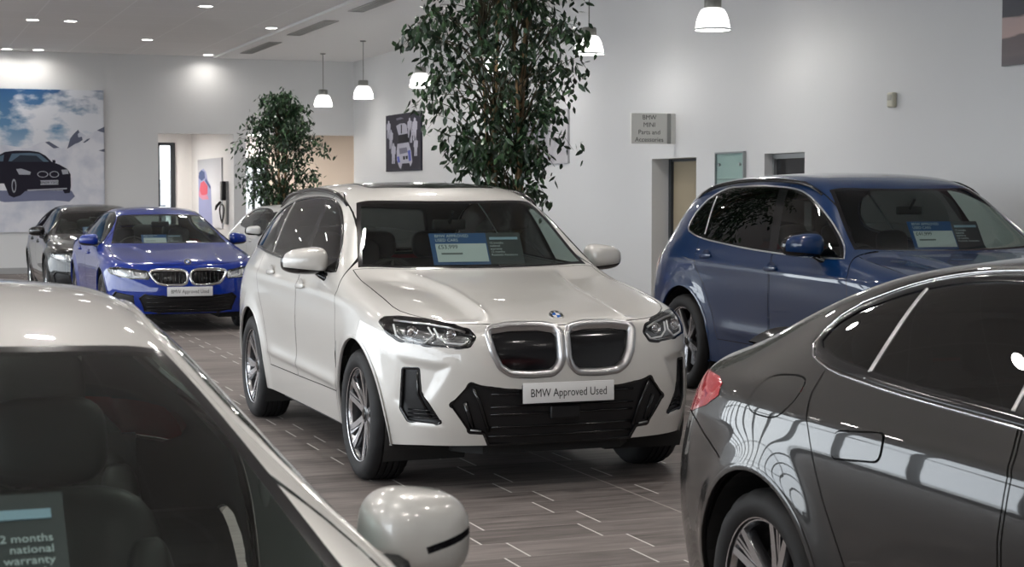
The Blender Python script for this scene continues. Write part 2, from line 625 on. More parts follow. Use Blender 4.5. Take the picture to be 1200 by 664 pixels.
# --- tall body (sport utility car) -----------------------------------------
def suv_spec(sx=1.0, sy=1.0, sz=1.0):
    X = [.80, .60, .30, -.10, -.45, -.66, -.95, -1.25, -1.70, -2.20, -2.70, -3.15, -3.45, -3.64, -3.80]
    z0 = [.915, .965, 1.015, 1.075, 1.12, 1.145, 1.385, 1.615, 1.67, 1.675, 1.66, 1.62, 1.57, 1.28, 1.04]
    z1 = [.915, .965, 1.015, 1.073, 1.118, 1.145, 1.38, 1.612, 1.667, 1.672, 1.657, 1.617, 1.565, 1.275, 1.04]
    z2 = [.912, .960, 1.010, 1.065, 1.110, 1.142, 1.37, 1.60, 1.657, 1.662, 1.647, 1.607, 1.55, 1.26, 1.03]
    z3 = [.905, .945, .99, 1.045, 1.095, 1.135, 1.352, 1.568, 1.627, 1.635, 1.62, 1.58, 1.51, 1.23, 1.02]
    z4 = [.90, .925, .965, 1.015, 1.055, 1.085, 1.11, 1.12, 1.135, 1.15, 1.17, 1.19, 1.17, 1.10, .99]
    z5 = [.885, .895, .925, .965, .995, 1.01, 1.03, 1.04, 1.05, 1.06, 1.07, 1.07, 1.05, 1.01, .95]
    z6 = [.74, .76, .80, .835, .85, .855, .86, .865, .875, .885, .90, .90, .89, .86, .82]
    z7 = [.57, .59, .63, .63, .62, .62, .62, .62, .63, .64, .65, .66, .66, .66, .65]
    z8 = [.41, .41, .42, .42, .42, .42, .42, .42, .42, .42, .43, .44, .46, .47, .48]
    z9 = [.265, .25, .25, .25, .25, .25, .25, .25, .25, .25, .25, .27, .30, .31, .32]
    y0 = [0] * 15
    y1 = [.20, .24, .28, .30, .30, .30, .28, .25, .25, .25, .25, .25, .25, .25, .26]
    y2 = [.36, .46, .54, .57, .57, .57, .52, .46, .46, .46, .46, .45, .44, .46, .50]
    y3 = [.52, .66, .76, .795, .80, .80, .735, .665, .665, .67, .655, .62, .59, .62, .67]
    y4 = [.66, .79, .855, .875, .875, .872, .87, .868, .873, .876, .865, .835, .80, .78, .76]
    y5 = [.79, .885, .918, .918, .916, .912, .906, .906, .910, .914, .918, .908, .885, .85, .80]
    y6 = [.81, .90, .938, .942, .935, .935, .935, .937, .938, .940, .942, .935, .915, .885, .83]
    y7 = [.825, .905, .938, .938, .922, .917, .915, .915, .916, .922, .938, .932, .915, .885, .835]
    y8 = [.82, .90, .935, .932, .915, .91, .908, .908, .908, .915, .932, .928, .905, .87, .825]
    y9 = [.77, .85, .895, .895, .885, .88, .878, .878, .878, .88, .895, .89, .865, .83, .79]
    ys = [y0, y1, y2, y3, y4, y5, y6, y7, y8, y9]; zs = [z0, z1, z2, z3, z4, z5, z6, z7, z8, z9]
    s = dict(X=[x * sx for x in X],
             cols=cols_from([x * sx for x in X], [[v * sy for v in y] for y in ys], [[v * sz for v in z] for z in zs]),
             Xf=[(-.01, .815 * sx), (.3 * sy, .80 * sx), (.5 * sy, .768 * sx), (.65 * sy, .71 * sx), (.78 * sy, .615 * sx), (.86 * sy, .50 * sx), (.95 * sy, .33 * sx)],
             dxf=[(.2 * sz, -.07), (.30 * sz, -.04), (.42 * sz, .0), (.55 * sz, .01), (.65 * sz, .005), (.80 * sz, .0), (.90 * sz, -.035), (1.0 * sz, -.07)],
             Xr=[(-.01, -3.87 * sx), (.4 * sy, -3.86 * sx), (.65 * sy, -3.80 * sx), (.78 * sy, -3.70 * sx), (.9 * sy, -3.5 * sx)],
             dxr=[(.2 * sz, .05), (.35 * sz, .0), (.6 * sz, -.02), (.8 * sz, .02), (1.1 * sz, .09)],
             x0=-.1 * sx, x1=-3.0 * sx)
    return s

# --- low body (saloon, four-door coupe) ------------------------------------
def low_spec(sx=1.0, sy=1.0, sz=1.0, kind='saloon'):
    X = [.78, .60, .30, -.10, -.40, -.60, -1.0, -1.42, -1.85, -2.30, -2.75, -3.10, -3.38, -3.62, -3.78]
    if kind == 'saloon':
        z0 = [.80, .84, .885, .935, .975, 1.0, 1.205, 1.375, 1.432, 1.430, 1.38, 1.26, 1.10, 1.075, 1.05]
        y3 = [.50, .62, .72, .75, .765, .76, .67, .575, .565, .57, .575, .60, .66, .68, .66]
    elif kind == 'fastback':
        z0 = [.80, .84, .885, .935, .975, 1.0, 1.20, 1.37, 1.438, 1.432, 1.375, 1.275, 1.165, 1.085, 1.045]
        y3 = [.50, .62, .72, .75, .765, .76, .66, .57, .565, .57, .575, .59, .62, .65, .65]
    else:   # coupe, hatch
        z0 = [.80, .84, .885, .93, .97, .99, 1.17, 1.31, 1.38, 1.385, 1.33, 1.23, 1.13, 1.08, 1.05]
        y3 = [.50, .62, .72, .75, .765, .76, .645, .55, .545, .55, .56, .58, .62, .65, .65]
    if kind == 'hatch':
        z0 = [.80, .84, .885, .935, .975, 1.0, 1.20, 1.36, 1.43, 1.435, 1.41, 1.36, 1.30, 1.15, 1.02]
        y3 = [.50, .62, .72, .75, .765, .76, .66, .575, .57, .575, .58, .58, .58, .61, .64]
    roof = [0, 0, 0, 0, 0, 0, 1, 1, 1, 1, 1, 1, .8, .3, 0]
    z1 = [z - .003 - .006 * r for z, r in zip(z0, roof)]
    z2 = [z - .010 - .014 * r for z, r in zip(z0, roof)]
    z3 = [z - .020 - .030 * r for z, r in zip(z0, roof)]
    z4 = [.79, .81, .845, .885, .915, .935, .955, .965, .975, .985, .998, 1.01, 1.01, 1.0, .99]
    z5 = [.765, .775, .805, .84, .865, .88, .895, .905, .915, .93, .945, .955, .955, .95, .93]
    z6 = [.65, .66, .69, .715, .73, .735, .74, .745, .755, .765, .785, .795, .80, .80, .79]
    z7 = [.51, .52, .54, .54, .53, .53, .53, .53, .53, .54, .55, .57, .59, .60, .61]
    z8 = [.36, .36, .37, .37, .36, .36, .36, .36, .36, .36, .37, .38, .40, .42, .43]
    z9 = [.22, .20, .20, .20, .20, .20, .20, .20, .20, .20, .20, .22, .25, .26, .27]
    y0 = [0] * 15
    y1 = [.20, .23, .26, .28, .28, .28, .26, .24, .24, .24, .24, .24, .25, .26, .26]
    y2 = [.36, .45, .51, .53, .54, .54, .48, .42, .41, .415, .42, .43, .46, .49, .49]
    y4 = [.65, .77, .82, .842, .845, .842, .835, .832, .835, .838, .836, .825, .80, .775, .745]
    y5 = [.76, .845, .884, .894, .892, .889, .884, .882, .885, .892, .897, .89, .868, .832, .785]
    y6 = [.80, .875, .905, .912, .906, .904, .904, .904, .906, .912, .918, .912, .89, .855, .80]
    y7 = [.81, .88, .908, .908, .894, .89, .888, .888, .888, .898, .914, .908, .888, .855, .80]
    y8 = [.80, .872, .903, .900, .884, .88, .878, .878, .878, .886, .905, .90, .872, .835, .785]
    y9 = [.75, .82, .86, .86, .85, .845, .843, .843, .843, .845, .86, .855, .83, .79, .75]
    ys = [y0, y1, y2, y3, y4, y5, y6, y7, y8, y9]; zs = [z0, z1, z2, z3, z4, z5, z6, z7, z8, z9]
    return dict(X=[x * sx for x in X],
             cols=cols_from([x * sx for x in X], [[v * sy for v in y] for y in ys], [[v * sz for v in z] for z in zs]),
             Xf=[(-.01, .80 * sx), (.25 * sy, .79 * sx), (.45 * sy, .75 * sx), (.62 * sy, .68 * sx), (.75 * sy, .57 * sx), (.83 * sy, .46 * sx), (.92 * sy, .30 * sx)],
             dxf=[(.15 * sz, -.06), (.25 * sz, -.02), (.35 * sz, .02), (.45 * sz, .025), (.6 * sz, .01), (.72 * sz, -.02), (.80 * sz, -.06)],
             Xr=[(-.01, -3.87 * sx), (.4 * sy, -3.86 * sx), (.6 * sy, -3.80 * sx), (.74 * sy, -3.70 * sx), (.86 * sy, -3.5 * sx)],
             dxr=[(.2 * sz, .06), (.35 * sz, .0), (.6 * sz, -.02), (.75 * sz, .01), (.86 * sz, .08), (.95 * sz, .15), (1.04 * sz, .19)],
             x0=-.1 * sx, x1=-3.0 * sx)

# ------------------------------------------------------------------ car pieces
def wheel(parent, x, y, r, w, rim_r, style, side, rot=0.0, name='wheel'):
    """a road wheel: tyre mesh with rim, brake disc and centre cap as its own pieces."""
    s = side  # -1: outer face towards -y
    bm = bmesh.new()
    h = w / 2; rr = rim_r
    pr = [(rr - .008, -h * .80), (rr + .006, -h * .93), (rr + (r - rr) * .35, -h * 1.0), (rr + (r - rr) * .62, -h * .99),
          (r - .016, -h * .90), (r - .006, -h * .80), (r, -h * .66)]
    tread = []
    for g in (-.45, -.15, .15, .45):
        tread += [(r + .001, h * (g - .05)), (r - .007, h * (g - .035)), (r - .007, h * (g + .035)), (r + .001, h * (g + .05))]
    prof = pr + tread + [(a, -b) for a, b in pr[::-1]]
    nseg = 72
    rings = add_lathe(bm, prof, nseg, axis='Y')
    # shoulder blocks: every other pair of segments cut in a little
    for ri in (4, 5, 6):
        for k in range(0, nseg, 4):
            for q in (rings[ri][k], rings[len(rings) - 1 - ri][k]):
                q.co.x *= .985; q.co.z *= .985
    tyre = bm_obj(name, bm, M['rubber'], parent, auto=40, loc=(x, y, r))
    tyre.rotation_euler = (0, rot, 0) if s < 0 else (0, rot, pi)
    # barrel + lip
    bm = bmesh.new()
    add_lathe(bm, [(rr - .004, -h * .86), (rr + .007, -h * .90), (rr + .006, -h * .80), (rr - .012, -h * .78), (rr - .022, -h * .62),
                   (rr - .03, 0), (rr - .02, h * .8), (rr + .004, h * .84)], 64, axis='Y')
    nf = len(bm.faces)
    def spoke(a0, a1, r0, r1, w0, w1, y0, y1, th, bev=.25, curve=0.0):
        # polar centreline from (r0,a0) to (r1,a1)
        K = 5
        front = []; back = []
        cl = []
        for i in range(K + 1):
            t = i / K
            rr_ = r0 + (r1 - r0) * t; a = a0 + (a1 - a0) * t + curve * sin(pi * t)
            cl.append((Vector((rr_ * cos(a), 0, rr_ * sin(a))), w0 + (w1 - w0) * t, y0 + (y1 - y0) * t ** 1.3))
        Ls = []
        for i in range(K + 1):
            p, ww, yy = cl[i]
            tn = (cl[min(K, i + 1)][0] - cl[max(0, i - 1)][0]).normalized()
            nn = Vector((-tn.z, 0, tn.x))
            fy = Vector((0, yy, 0)); by = Vector((0, yy + th, 0))
            Ls.append([bm.verts.new(p + nn * ww * .62 + by), bm.verts.new(p + nn * ww * .5 + fy + Vector((0, .004, 0))),
                       bm.verts.new(p + nn * ww * .42 + fy), bm.verts.new(p - nn * ww * .42 + fy),
                       bm.verts.new(p - nn * ww * .5 + fy + Vector((0, .004, 0))), bm.verts.new(p - nn * ww * .62 + by)])
        for i in range(K):
            for k in range(5):
                f = bm.faces.new((Ls[i][k], Ls[i + 1][k], Ls[i + 1][k + 1], Ls[i][k + 1]))
                f.material_index = 1 if k in (2,) else 0
    yr = -h * .78; yh = -h * .55
    n = style['n']
    for k in range(n):
        a = 2 * pi * k / n + pi / 2
        for sp in style['spokes']:
            spoke(a + sp[0], a + sp[1], .045, rr - .012, sp[2], sp[3], yh + sp[4], yr, .035, curve=sp[5] if len(sp) > 5 else 0)
    add_lathe(bm, [(.0, yh - .004), (.036, yh - .004), (.044, yh), (.066, yh + .012), (.07, yh + .05)], 28, axis='Y')
    for f in bm.faces[:nf] if False else []: pass
    bm.faces.ensure_lookup_table()
    for i, f in enumerate(bm.faces):
        if i < 64 * 4: f.material_index = 1
    rim = bm_obj('rim', bm, [M['dark_alloy'], M['machined']], tyre, auto=35, recalc=True)
    bm = bmesh.new()
    add_lathe(bm, [(.0, .01), (.10, .01), (.105, .0), (rr * .74, .0), (rr * .74, .022), (.1, .022)], 40, axis='Y')
    bm_obj('brake_disc', bm, M['disc_steel'], tyre, auto=35)
    bm = bmesh.new()
    add_lathe(bm, [(.0, yh - .010), (.026, yh - .010), (.031, yh - .006), (.032, yh + .002)], 28, axis='Y')
    cap = bm_obj('hub_cap', bm, M['gloss_black'], tyre, auto=35)
    return tyre

W_SUV = dict(n=5, spokes=[(-.20, -.255, .040, .036, .0), (.20, .255, .040, .036, .0), (-.06, -.13, .016, .014, .012), (.06, .13, .016, .014, .012)])
W_M = dict(n=5, spokes=[(-.13, -.20, .040, .030, .0), (.13, .20, .040, .030, .0), (-.03, -.04, .012, .012, .006), (.03, .04, .012, .012, .006)])
W_TWIN = dict(n=7, spokes=[(-.10, -.17, .022, .018, .0), (.10, .17, .022, .018, .0)])

def make_wheel_once(cache, key, *a, **k): pass

def roundel(name, parent, p, n, r, up=Vector((0, 0, 1))):
    """round blue and white badge: black ring with white letters, quartered centre, bright rim."""
    n = n.normalized(); x = up.cross(n).normalized(); y = n.cross(x)
    mt = Matrix((x.to_4d(), y.to_4d(), n.to_4d(), Vector((0, 0, 0, 1)))).transposed()
    mt = Matrix.Translation(p) @ Matrix(((x.x, y.x, n.x, 0), (x.y, y.y, n.y, 0), (x.z, y.z, n.z, 0), (0, 0, 0, 1)))
    bm = bmesh.new()
    add_lathe(bm, [(0, .002), (r * .90, .002), (r * .92, .005), (r, .005), (r * 1.03, 0)], 40, matrix=mt)
    bm.faces.ensure_lookup_table()
    for i, f in enumerate(bm.faces):
        d = (f.calc_center_median() - p).length
        f.material_index = 1 if d > r * .905 else 0
    o = bm_obj(name, bm, [M['ink'], M['chrome'], M['badge_white'], M['badge_blue']], parent, auto=40)
    bm = bmesh.new()
    ri = r * .55
    for q in range(4):
        c = bm.verts.new(mt @ Vector((0, 0, .004)))
        arc = [bm.verts.new(mt @ Vector((ri * cos(q * pi / 2 + pi / 2 * k / 8), ri * sin(q * pi / 2 + pi / 2 * k / 8), .004))) for k in range(9)]
        for k in range(8):
            f = bm.faces.new((c, arc[k], arc[k + 1])); f.material_index = 0 if q % 2 == 0 else 1
    bm_obj('badge_centre', bm, [M['badge_white'], M['badge_blue']], o)
    if r > .03:
        for ch, ang in (('B', 48), ('M', 0), ('W', -48)):
            a = radians(90 + ang)
            txt('badge_letter', ch, r * .36, M['badge_white'], o, mt @ Matrix.Translation((r * .73 * cos(a), r * .73 * sin(a), .0035)) @ Matrix.Rotation(radians(ang), 4, 'Z'), depth=.0004, bold=.004)
    return o

_font = None
def txt(name, body, size, mat, parent, matrix, depth=.001, align='CENTER', bold=0.0, width=None, space=1.0, vert='CENTER'):
    cu = bpy.data.curves.new(name, 'FONT')
    cu.body = body; cu.size = size; cu.extrude = depth; cu.offset = bold * size
    cu.align_x = align; cu.align_y = vert; cu.space_line = space
    cu.resolution_u = 3
    ob = bpy.data.objects.new(name, cu)
    me = bpy.data.meshes.new_from_object(ob)
    bpy.data.objects.remove(ob); bpy.data.curves.remove(cu)
    if width:
        xs = [v.co.x for v in me.vertices]
        if xs:
            k = width / (max(xs) - min(xs)); 
            for v in me.vertices: v.co.x *= k
    me.transform(matrix)
    me.materials.clear()
    return link_mesh(name, me, mat, parent, False)

def basis(p, x, y):
    """matrix with local x, y axes and origin p."""
    x = Vector(x).normalized(); n = x.cross(Vector(y)).normalized(); y = n.cross(x)
    return Matrix(((x.x, y.x, n.x, p[0]), (x.y, y.y, n.y, p[1]), (x.z, y.z, n.z, p[2]), (0, 0, 0, 1)))

def number_plate(parent, x, z, tilt=0.0, text='BMW Approved Used', w=.52, h=.108):
    """white showroom plate facing forwards (+x)."""
    bm = bmesh.new()
    mt = basis((x, 0, z), (0, 1, 0), (-sin(tilt), 0, cos(tilt)))
    vs = add_box(bm, (0, 0, 0), (w, h, .008), bevel=.003, seg=2)
    bmesh.ops.transform(bm, matrix=mt, verts=bm.verts[:])
    o = bm_obj('number_plate', bm, M['plate_white'], parent, auto=40)
    txt('plate_lettering', text, .062, M['ink'], o, mt @ Matrix.Translation((0, -.002, .0045)), depth=.0004, bold=0, width=w * .83)
    return o

def mirror(sh, parent, x, y, z, sg, paint, w=.24, h=.155, d=.15, blackfrac=.22, arm_to=None, strip=False, blade=False):
    """door mirror: painted cap, black base, glass facing back. x,y,z = centre; sg = side."""
    bm = bmesh.new()
    bmesh.ops.create_uvsphere(bm, u_segments=40, v_segments=24, radius=1)
    lower = []
    for v in bm.verts:
        c = v.co.copy()
        # superellipsoid
        def se(t, e): return (abs(t) ** e) * (1 if t >= 0 else -1)
        l = max(abs(c.x), abs(c.y), abs(c.z))
        q = Vector((se(c.x, .70), se(c.y, .62), se(c.z, .62)))
        yy = q.y * w / 2; zz = q.z * h / 2; xx = q.x * d / 2
        # forward side bulges, back is nearly flat
        if q.x < 0: xx *= .25
        t = max(0.0, (q.y + 1) / 2)          # 0 inboard .. 1 outboard
        zz *= (1.06 - .26 * t ** 1.6)
        zz += -.010 * t
        if q.z < 0: zz *= .92
        xx -= t * t * .07
        if q.z < 0: xx -= .02 * q.z * q.z
        v.co = Vector((xx, yy * sg, zz))
    if sg < 0: bmesh.ops.reverse_faces(bm, faces=bm.faces[:])
    zc = -h / 2 + h * blackfrac
    r = bmesh.ops.bisect_plane(bm, geom=bm.verts[:] + bm.edges[:] + bm.faces[:], plane_co=(0, 0, zc), plane_no=(.0, -.10 * sg, 1))
    r = bmesh.ops.bisect_plane(bm, geom=bm.verts[:] + bm.edges[:] + bm.faces[:], plane_co=(-d * .085, 0, 0), plane_no=(1, 0, .0))
    nrm = Vector((.0, -.10 * sg, 1))
    for f in bm.faces:
        c = f.calc_center_median()
        if (c - Vector((0, 0, zc))).dot(nrm) < 0 or c.x < -d * .085: f.material_index = 1
    if strip:
        p1 = Vector((0, 0, -.014)); n1 = Vector((.0, -.16 * sg, 1)); 
        for off in (0.0, .013):
            bmesh.ops.bisect_plane(bm, geom=bm.verts[:] + bm.edges[:] + bm.faces[:], plane_co=p1 + n1 * off, plane_no=n1)
        bmesh.ops.bisect_plane(bm, geom=bm.verts[:] + bm.edges[:] + bm.faces[:], plane_co=(0, -.01 * sg, 0), plane_no=(.0, 1, .35 * sg))
        for f in bm.faces:
            c = f.calc_center_median(); q = (c - p1).dot(n1)
            if 0 < q < .013 and c.x > 0 and (c.y + .01 * sg + .35 * c.z * sg) * sg > 0: f.material_index = 1
    o = bm_obj('door_mirror', bm, [paint, M['gloss_black']], parent, auto=None, smooth=True, loc=(x, y, z))
    # glass
    bm = bmesh.new()
    pts = [(yy * w * .44 * sg, zz * h * .40 * (1.0 - .12 * (yy + 1) / 2)) for yy, zz in
           [(cos(a) ** 3 * .35 + cos(a) * .65, sin(a) ** 3 * .35 + sin(a) * .65) for a in [2 * pi * k / 28 for k in range(28)]]]
    add_prism(bm, [(-d * .135, a, b) for a, b in pts], [(-d * .15, a, b) for a, b in pts])
    bm_obj('mirror_glass', bm, M['chrome'], o, recalc=True)
    # foot to the door
    if arm_to is None: arm_to = (x + .02, sg * (abs(y) - w * .75), z - h * .55)
    bm = bmesh.new()
    a = Vector((0.0, -w * .28 * sg, -h * .34)); b = Vector(arm_to) - Vector((x, y, z))
    add_tube(bm, [a, a.lerp(b, .5) + Vector((0, 0, -.01)), b, b + Vector((0, -.02 * sg, -.01))], [.026, .022, .030, .036], n=12, flat=1.5)
    bm_obj('mirror_foot', bm, M['gloss_black'], o, smooth=True, recalc=True)
    return o

def seat(parent, x, y, z, s=1.0, name='seat'):
    def blob(bm, c, sz, rot=None, e=.55):
        v0 = len(bm.verts)
        r = bmesh.ops.create_uvsphere(bm, u_segments=20, v_segments=14, radius=1)
        for v in r['verts']:
            q = Vector([(abs(t) ** e) * (1 if t >= 0 else -1) for t in v.co])
            p = Vector((q.x * sz[0] / 2, q.y * sz[1] / 2, q.z * sz[2] / 2))
            if rot is not None: p.rotate(rot)
            v.co = p + Vector(c)
    bm = bmesh.new()
    blob(bm, (x + .05, y, z + .10), (.54, .52, .20), Euler((0, -.08, 0)))
    o = bm_obj(name, bm, M['interior_soft'], parent, smooth=True)
    bm = bmesh.new()
    blob(bm, (x - .28, y, z + .42), (.17, .50, .66), Euler((0, -.30, 0)), .5)
    for q in (-1, 1): blob(bm, (x - .22, y + q * .20, z + .38), (.16, .12, .52), Euler((0, -.30, 0)), .6)
    bm_obj('seat_back', bm, M['interior_soft'], o, smooth=True)
    bm = bmesh.new()
    blob(bm, (x - .42, y, z + .83), (.12, .27, .20), Euler((0, -.2, 0)), .6)
    for q in (-.06, .06): add_tube(bm, [(x - .40, y + q, z + .80), (x - .37, y + q, z + .66)], .008, 8)
    bm_obj('headrest', bm, M['interior_soft'], o, smooth=True)
    return o

def steering_wheel(parent, x, y, z, r=.185):
    bm = bmesh.new()
    R_ = Euler((0, radians(-62), 0)).to_matrix().to_4x4()
    mt = Matrix.Translation((x, y, z)) @ Euler((0, radians(68), 0)).to_matrix().to_4x4()
    add_tube(bm, [mt @ Vector((r * cos(a), r * sin(a), 0)) for a in [2 * pi * k / 32 for k in range(32)]], .016, 10, closed=True)
    add_lathe(bm, [(0, .03), (.06, .025), (.075, 0), (.06, -.02), (0, -.04)], 20, matrix=mt)
    for a in (0.1, pi - .1, pi / 2 * 3):
        a2 = a + pi / 2
        add_tube(bm, [mt @ Vector((.05 * cos(a2 - pi / 2), .05 * sin(a2 - pi / 2), 0)), mt @ Vector((r * cos(a2 - pi / 2), r * sin(a2 - pi / 2), 0))], .016, 8)
    return bm_obj('steering_wheel', bm, M['satin_black'], parent, auto=50)

# ------------------------------------------------------------------ whole cars
def S2(poly, a, b): return [(p[0] * a, p[1] * b) for p in poly]
def mirror_poly(p): return [(-a, b) for a, b in p][::-1]

SUV_F = dict(
    dlo=[(-.77, 1.128), (-1.02, 1.325), (-1.27, 1.47), (-1.50, 1.535), (-1.9, 1.562), (-2.4, 1.548), (-2.8, 1.495), (-3.08, 1.40), (-3.24, 1.30), (-3.20, 1.238), (-2.95, 1.212), (-2.2, 1.172), (-1.4, 1.140)],
    dlo_sharp=(0, 8),
    belt=lambda x: 1.128 + (-.77 - x) * .040, bpillar=(-1.47, -1.60, -1.565, -1.675), cline=(-2.42, -2.56, .035),
    door_front=[(-.50, .44), (-.47, .70), (-.50, .98), (-.62, 1.10), (-.88, 1.30), (-1.16, 1.475), (-1.40, 1.555), (-1.615, 1.595), (-1.60, 1.45), (-1.515, 1.16), (-1.475, .95), (-1.49, .70), (-1.50, .43)],
    door_rear=[(-1.515, .43), (-1.505, .70), (-1.49, .95), (-1.53, 1.16), (-1.615, 1.45), (-1.63, 1.597), (-2.0, 1.61), (-2.5, 1.59), (-2.66, 1.55), (-2.72, 1.35), (-2.70, 1.15), (-2.62, .95), (-2.46, .80), (-2.36, .62), (-2.28, .43)],
    wind=[(-.66, -.735), (-.60, -.40), (-.575, 0), (-.60, .40), (-.66, .735), (-.95, .665), (-1.25, .585), (-1.205, .30), (-1.19, 0), (-1.205, -.30), (-1.25, -.585), (-.95, -.665)],
    wind_sharp=(0, 4, 6, 10),
    rear=[(-.55, 1.49), (0, 1.51), (.55, 1.49), (.66, 1.16), (.3, 1.14), (0, 1.135), (-.3, 1.14), (-.66, 1.16)],
    hood=[(-.645, -.77), (-.35, -.775), (.05, -.785), (.34, -.775), (.50, -.70), (.62, -.585), (.685, -.47), (.735, -.30), (.752, 0), (.735, .30), (.685, .47), (.62, .585), (.50, .70), (.34, .775), (.05, .785), (-.35, .775), (-.645, .77), (-.585, .40), (-.56, 0), (-.585, -.40)],
    hood_sharp=(0, 16),
    wheelz=.364, arch_r=.428, wb=2.864, track=.815, tyre_w=.235, rim_r=.262,
    head=[(.888, .905), (.862, .930), (.80, .938), (.691, .929), (.582, .909), (.505, .880), (.480, .840), (.515, .790), (.57, .782), (.72, .792), (.835, .812), (.875, .850)],
    fog=[(.822, .672), (.752, .675), (.745, .550), (.652, .392), (.667, .380), (.80, .390), (.832, .455)],
    plate=(.845, .547), handles=[(-1.36, 1.012), (-2.26, 1.062)], mirror=(-.97, .985, 1.185), mirror_s=(.27, .175, .24),
    tail=[(-3.42, 1.03), (-3.50, 1.14), (-3.70, 1.13), (-4.0, 1.10), (-4.0, .93), (-3.70, .93)],
    tail_back=[(.40, 1.10), (.55, 1.12), (.9, 1.14), (.9, .92), (.55, .94), (.42, .97)],
    dash=(-.72, 1.02), seat=(-1.55, .42, .36), cabin=(-.55, -3.3, .40, .78))

def arch_poly(cx, cz, r, n=28, flat=0.0):
    pts = []
    for k in range(n + 1):
        a = radians(-38) + (radians(180 + 76)) * k / n
        pts.append((cx + r * cos(a), cz + r * sin(a)))
    pts.append((cx - r * .74, -.2)); pts.append((cx + r * .74, -.2))
    return pts

def build_car(o):
    """o: options. Returns the root Empty."""
    F = o['feat']; sx, sy, sz = o['scale']
    sh = Shell(o['spec'], o.get('level', 3))
    root = empty(o['name'], (o['pos'][0], o['pos'][1], 0), radians(-90) + o.get('yaw', 0))
    tag(root, o['label'], 'car')
    P = o['paint']; trim = o.get('trim', M['gloss_black'])
    X = lambda p: S2(p, sx, sz); YZ = lambda p: S2(p, sy, sz); XY = lambda p: S2(p, sx, sy)
    wz = F['wheelz'] * sz; ar = F['arch_r'] * sz; wb = F['wb'] * sx
    g = o.get('gap', .0028)
    # --- bonnet
    hp = smooth_poly(XY(F['hood']), step=.08, sharp=F['hood_sharp'])
    sh.cut('gap', offset_poly(hp, g), 'Z', 1, .25); sh.cut('bonnet', offset_poly(hp, -g), 'Z', 1, .25)
    # --- doors
    doors = []
    for nm in ('door_front', 'door_rear'):
        if nm in F:
            dp = smooth_poly(X(F[nm]), step=.07, sharp=(0, len(F[nm]) - 1) if nm == 'door_front' else (0, len(F[nm]) - 1))
            ymin = (.585 if F['wheelz'] > .35 else .50) * sy
            for s in (1, -1):
                cnd = lambda c: abs(c.y) > ymin
                sh.cut('gap', offset_poly(dp, g), 'Y', s, .03, cond=cnd); sh.cut('%s%d' % (nm, s), offset_poly(dp, -g), 'Y', s, .03, cond=cnd)
            doors.append(nm)
    if o.get('flush'):
        for (hx, hz), nm in zip(F['handles'], ('door_front', 'door_rear')):
            hw, hh = F['handle_s']
            hp_ = round_poly([(hx * sx + a * hw / 2, hz * sz + b * hh / 2 + .012 * a) for a, b in ((-1, -1), (1, -1), (1, 1), (-1, 1))], .030, 4)
            for s in (1, -1):
                sh.cut('gap', offset_poly(hp_, .003), 'Y', s, .03); sh.cut('fh_%s%d' % (nm, s), offset_poly(hp_, -.003), 'Y', s, .03)
    # --- arches
    for cx in (0, -wb):
        ap = arch_poly(cx, wz, ar)
        for s in (1, -1): sh.cut('arch', ap, 'Y', s, .0, cond=lambda c: abs(c.y) > .55)
    # --- lower black skirt
    if 'skirt' in F:
        for s in (1, -1): sh.cut('skirt', X(F['skirt']), 'Y', s, -.3)
    # --- side glass
    dlo = smooth_poly(X(F['dlo']), step=.06, sharp=F['dlo_sharp'])
    glass_ids = []
    b0, b1, b2, b3 = [v * sx for v in F['bpillar']]
    zt, zb = max(p[1] for p in dlo) + .1, min(p[1] for p in dlo) - .1
    zmid0, zmid1 = F['belt'](-1.5) * sz, max(p[1] for p in dlo)
    ins = offset_poly(dlo, -.012)
    def lerpx(z, lo, hi): return lo + (hi - lo) * (z - zmid0) / (zmid1 - zmid0)
    def clip(poly, keep):
        """clip polygon by slanted line: keep(x,z)>0."""
        out = []
        for i in range(len(poly)):
            a = poly[i]; b = poly[(i + 1) % len(poly)]
            ka, kb = keep(a), keep(b)
            if ka > 0: out.append(a)
            if (ka > 0) != (kb > 0):
                t = ka / (ka - kb); out.append((a[0] + (b[0] - a[0]) * t, a[1] + (b[1] - a[1]) * t))
        return out
    win = {'front': clip(ins, lambda p: p[0] - lerpx(p[1], b0, b1)),
           'rear': clip(ins, lambda p: lerpx(p[1], b2, b3) - p[0])}
    if F.get('cline'):
        c0, c1, cw = F['cline'][0] * sx, F['cline'][1] * sx, F['cline'][2]
        win['quarter'] = clip(win['rear'], lambda p: lerpx(p[1], c0, c1) - cw / 2 - p[0])
        win['rear'] = clip(win['rear'], lambda p: p[0] - lerpx(p[1], c0, c1) - cw / 2)
    for s in (1, -1):
        sh.cut('pillars%d' % s, dlo, 'Y', s, .03)
        for k, w_ in win.items(): sh.cut('glass_%s%d' % (k, s), w_, 'Y', s, .03)
    # --- windscreen, rear screen
    wp = smooth_poly(XY(F['wind']), step=.06, sharp=F['wind_sharp'])
    sh.cut('wind_frame', wp, 'Z', 1, .1)
    sh.cut('windscreen', offset_poly(wp, -.028), 'Z', 1, .1)
    rp = round_poly(YZ(F['rear']), .05)
    raxis = F.get('rear_axis', 'X')
    if raxis == 'X':
        sh.cut('rear_frame', rp, 'X', -1, .05); sh.cut('rear_screen', offset_poly(rp, -.025), 'X', -1, .05)
    else:
        rp = round_poly(XY(F['rear']), .05)
        sh.cut('rear_frame', rp, 'Z', 1, .1); sh.cut('rear_screen', offset_poly(rp, -.025), 'Z', 1, .1)
    if F.get('roofglass'): 
        rg = round_poly(XY(F['roofglass']), .06)
        sh.cut('roof_glass', rg, 'Z', 1, .3)
    # --- lamps
    hd = round_poly(YZ(F['head']), .010, 2)
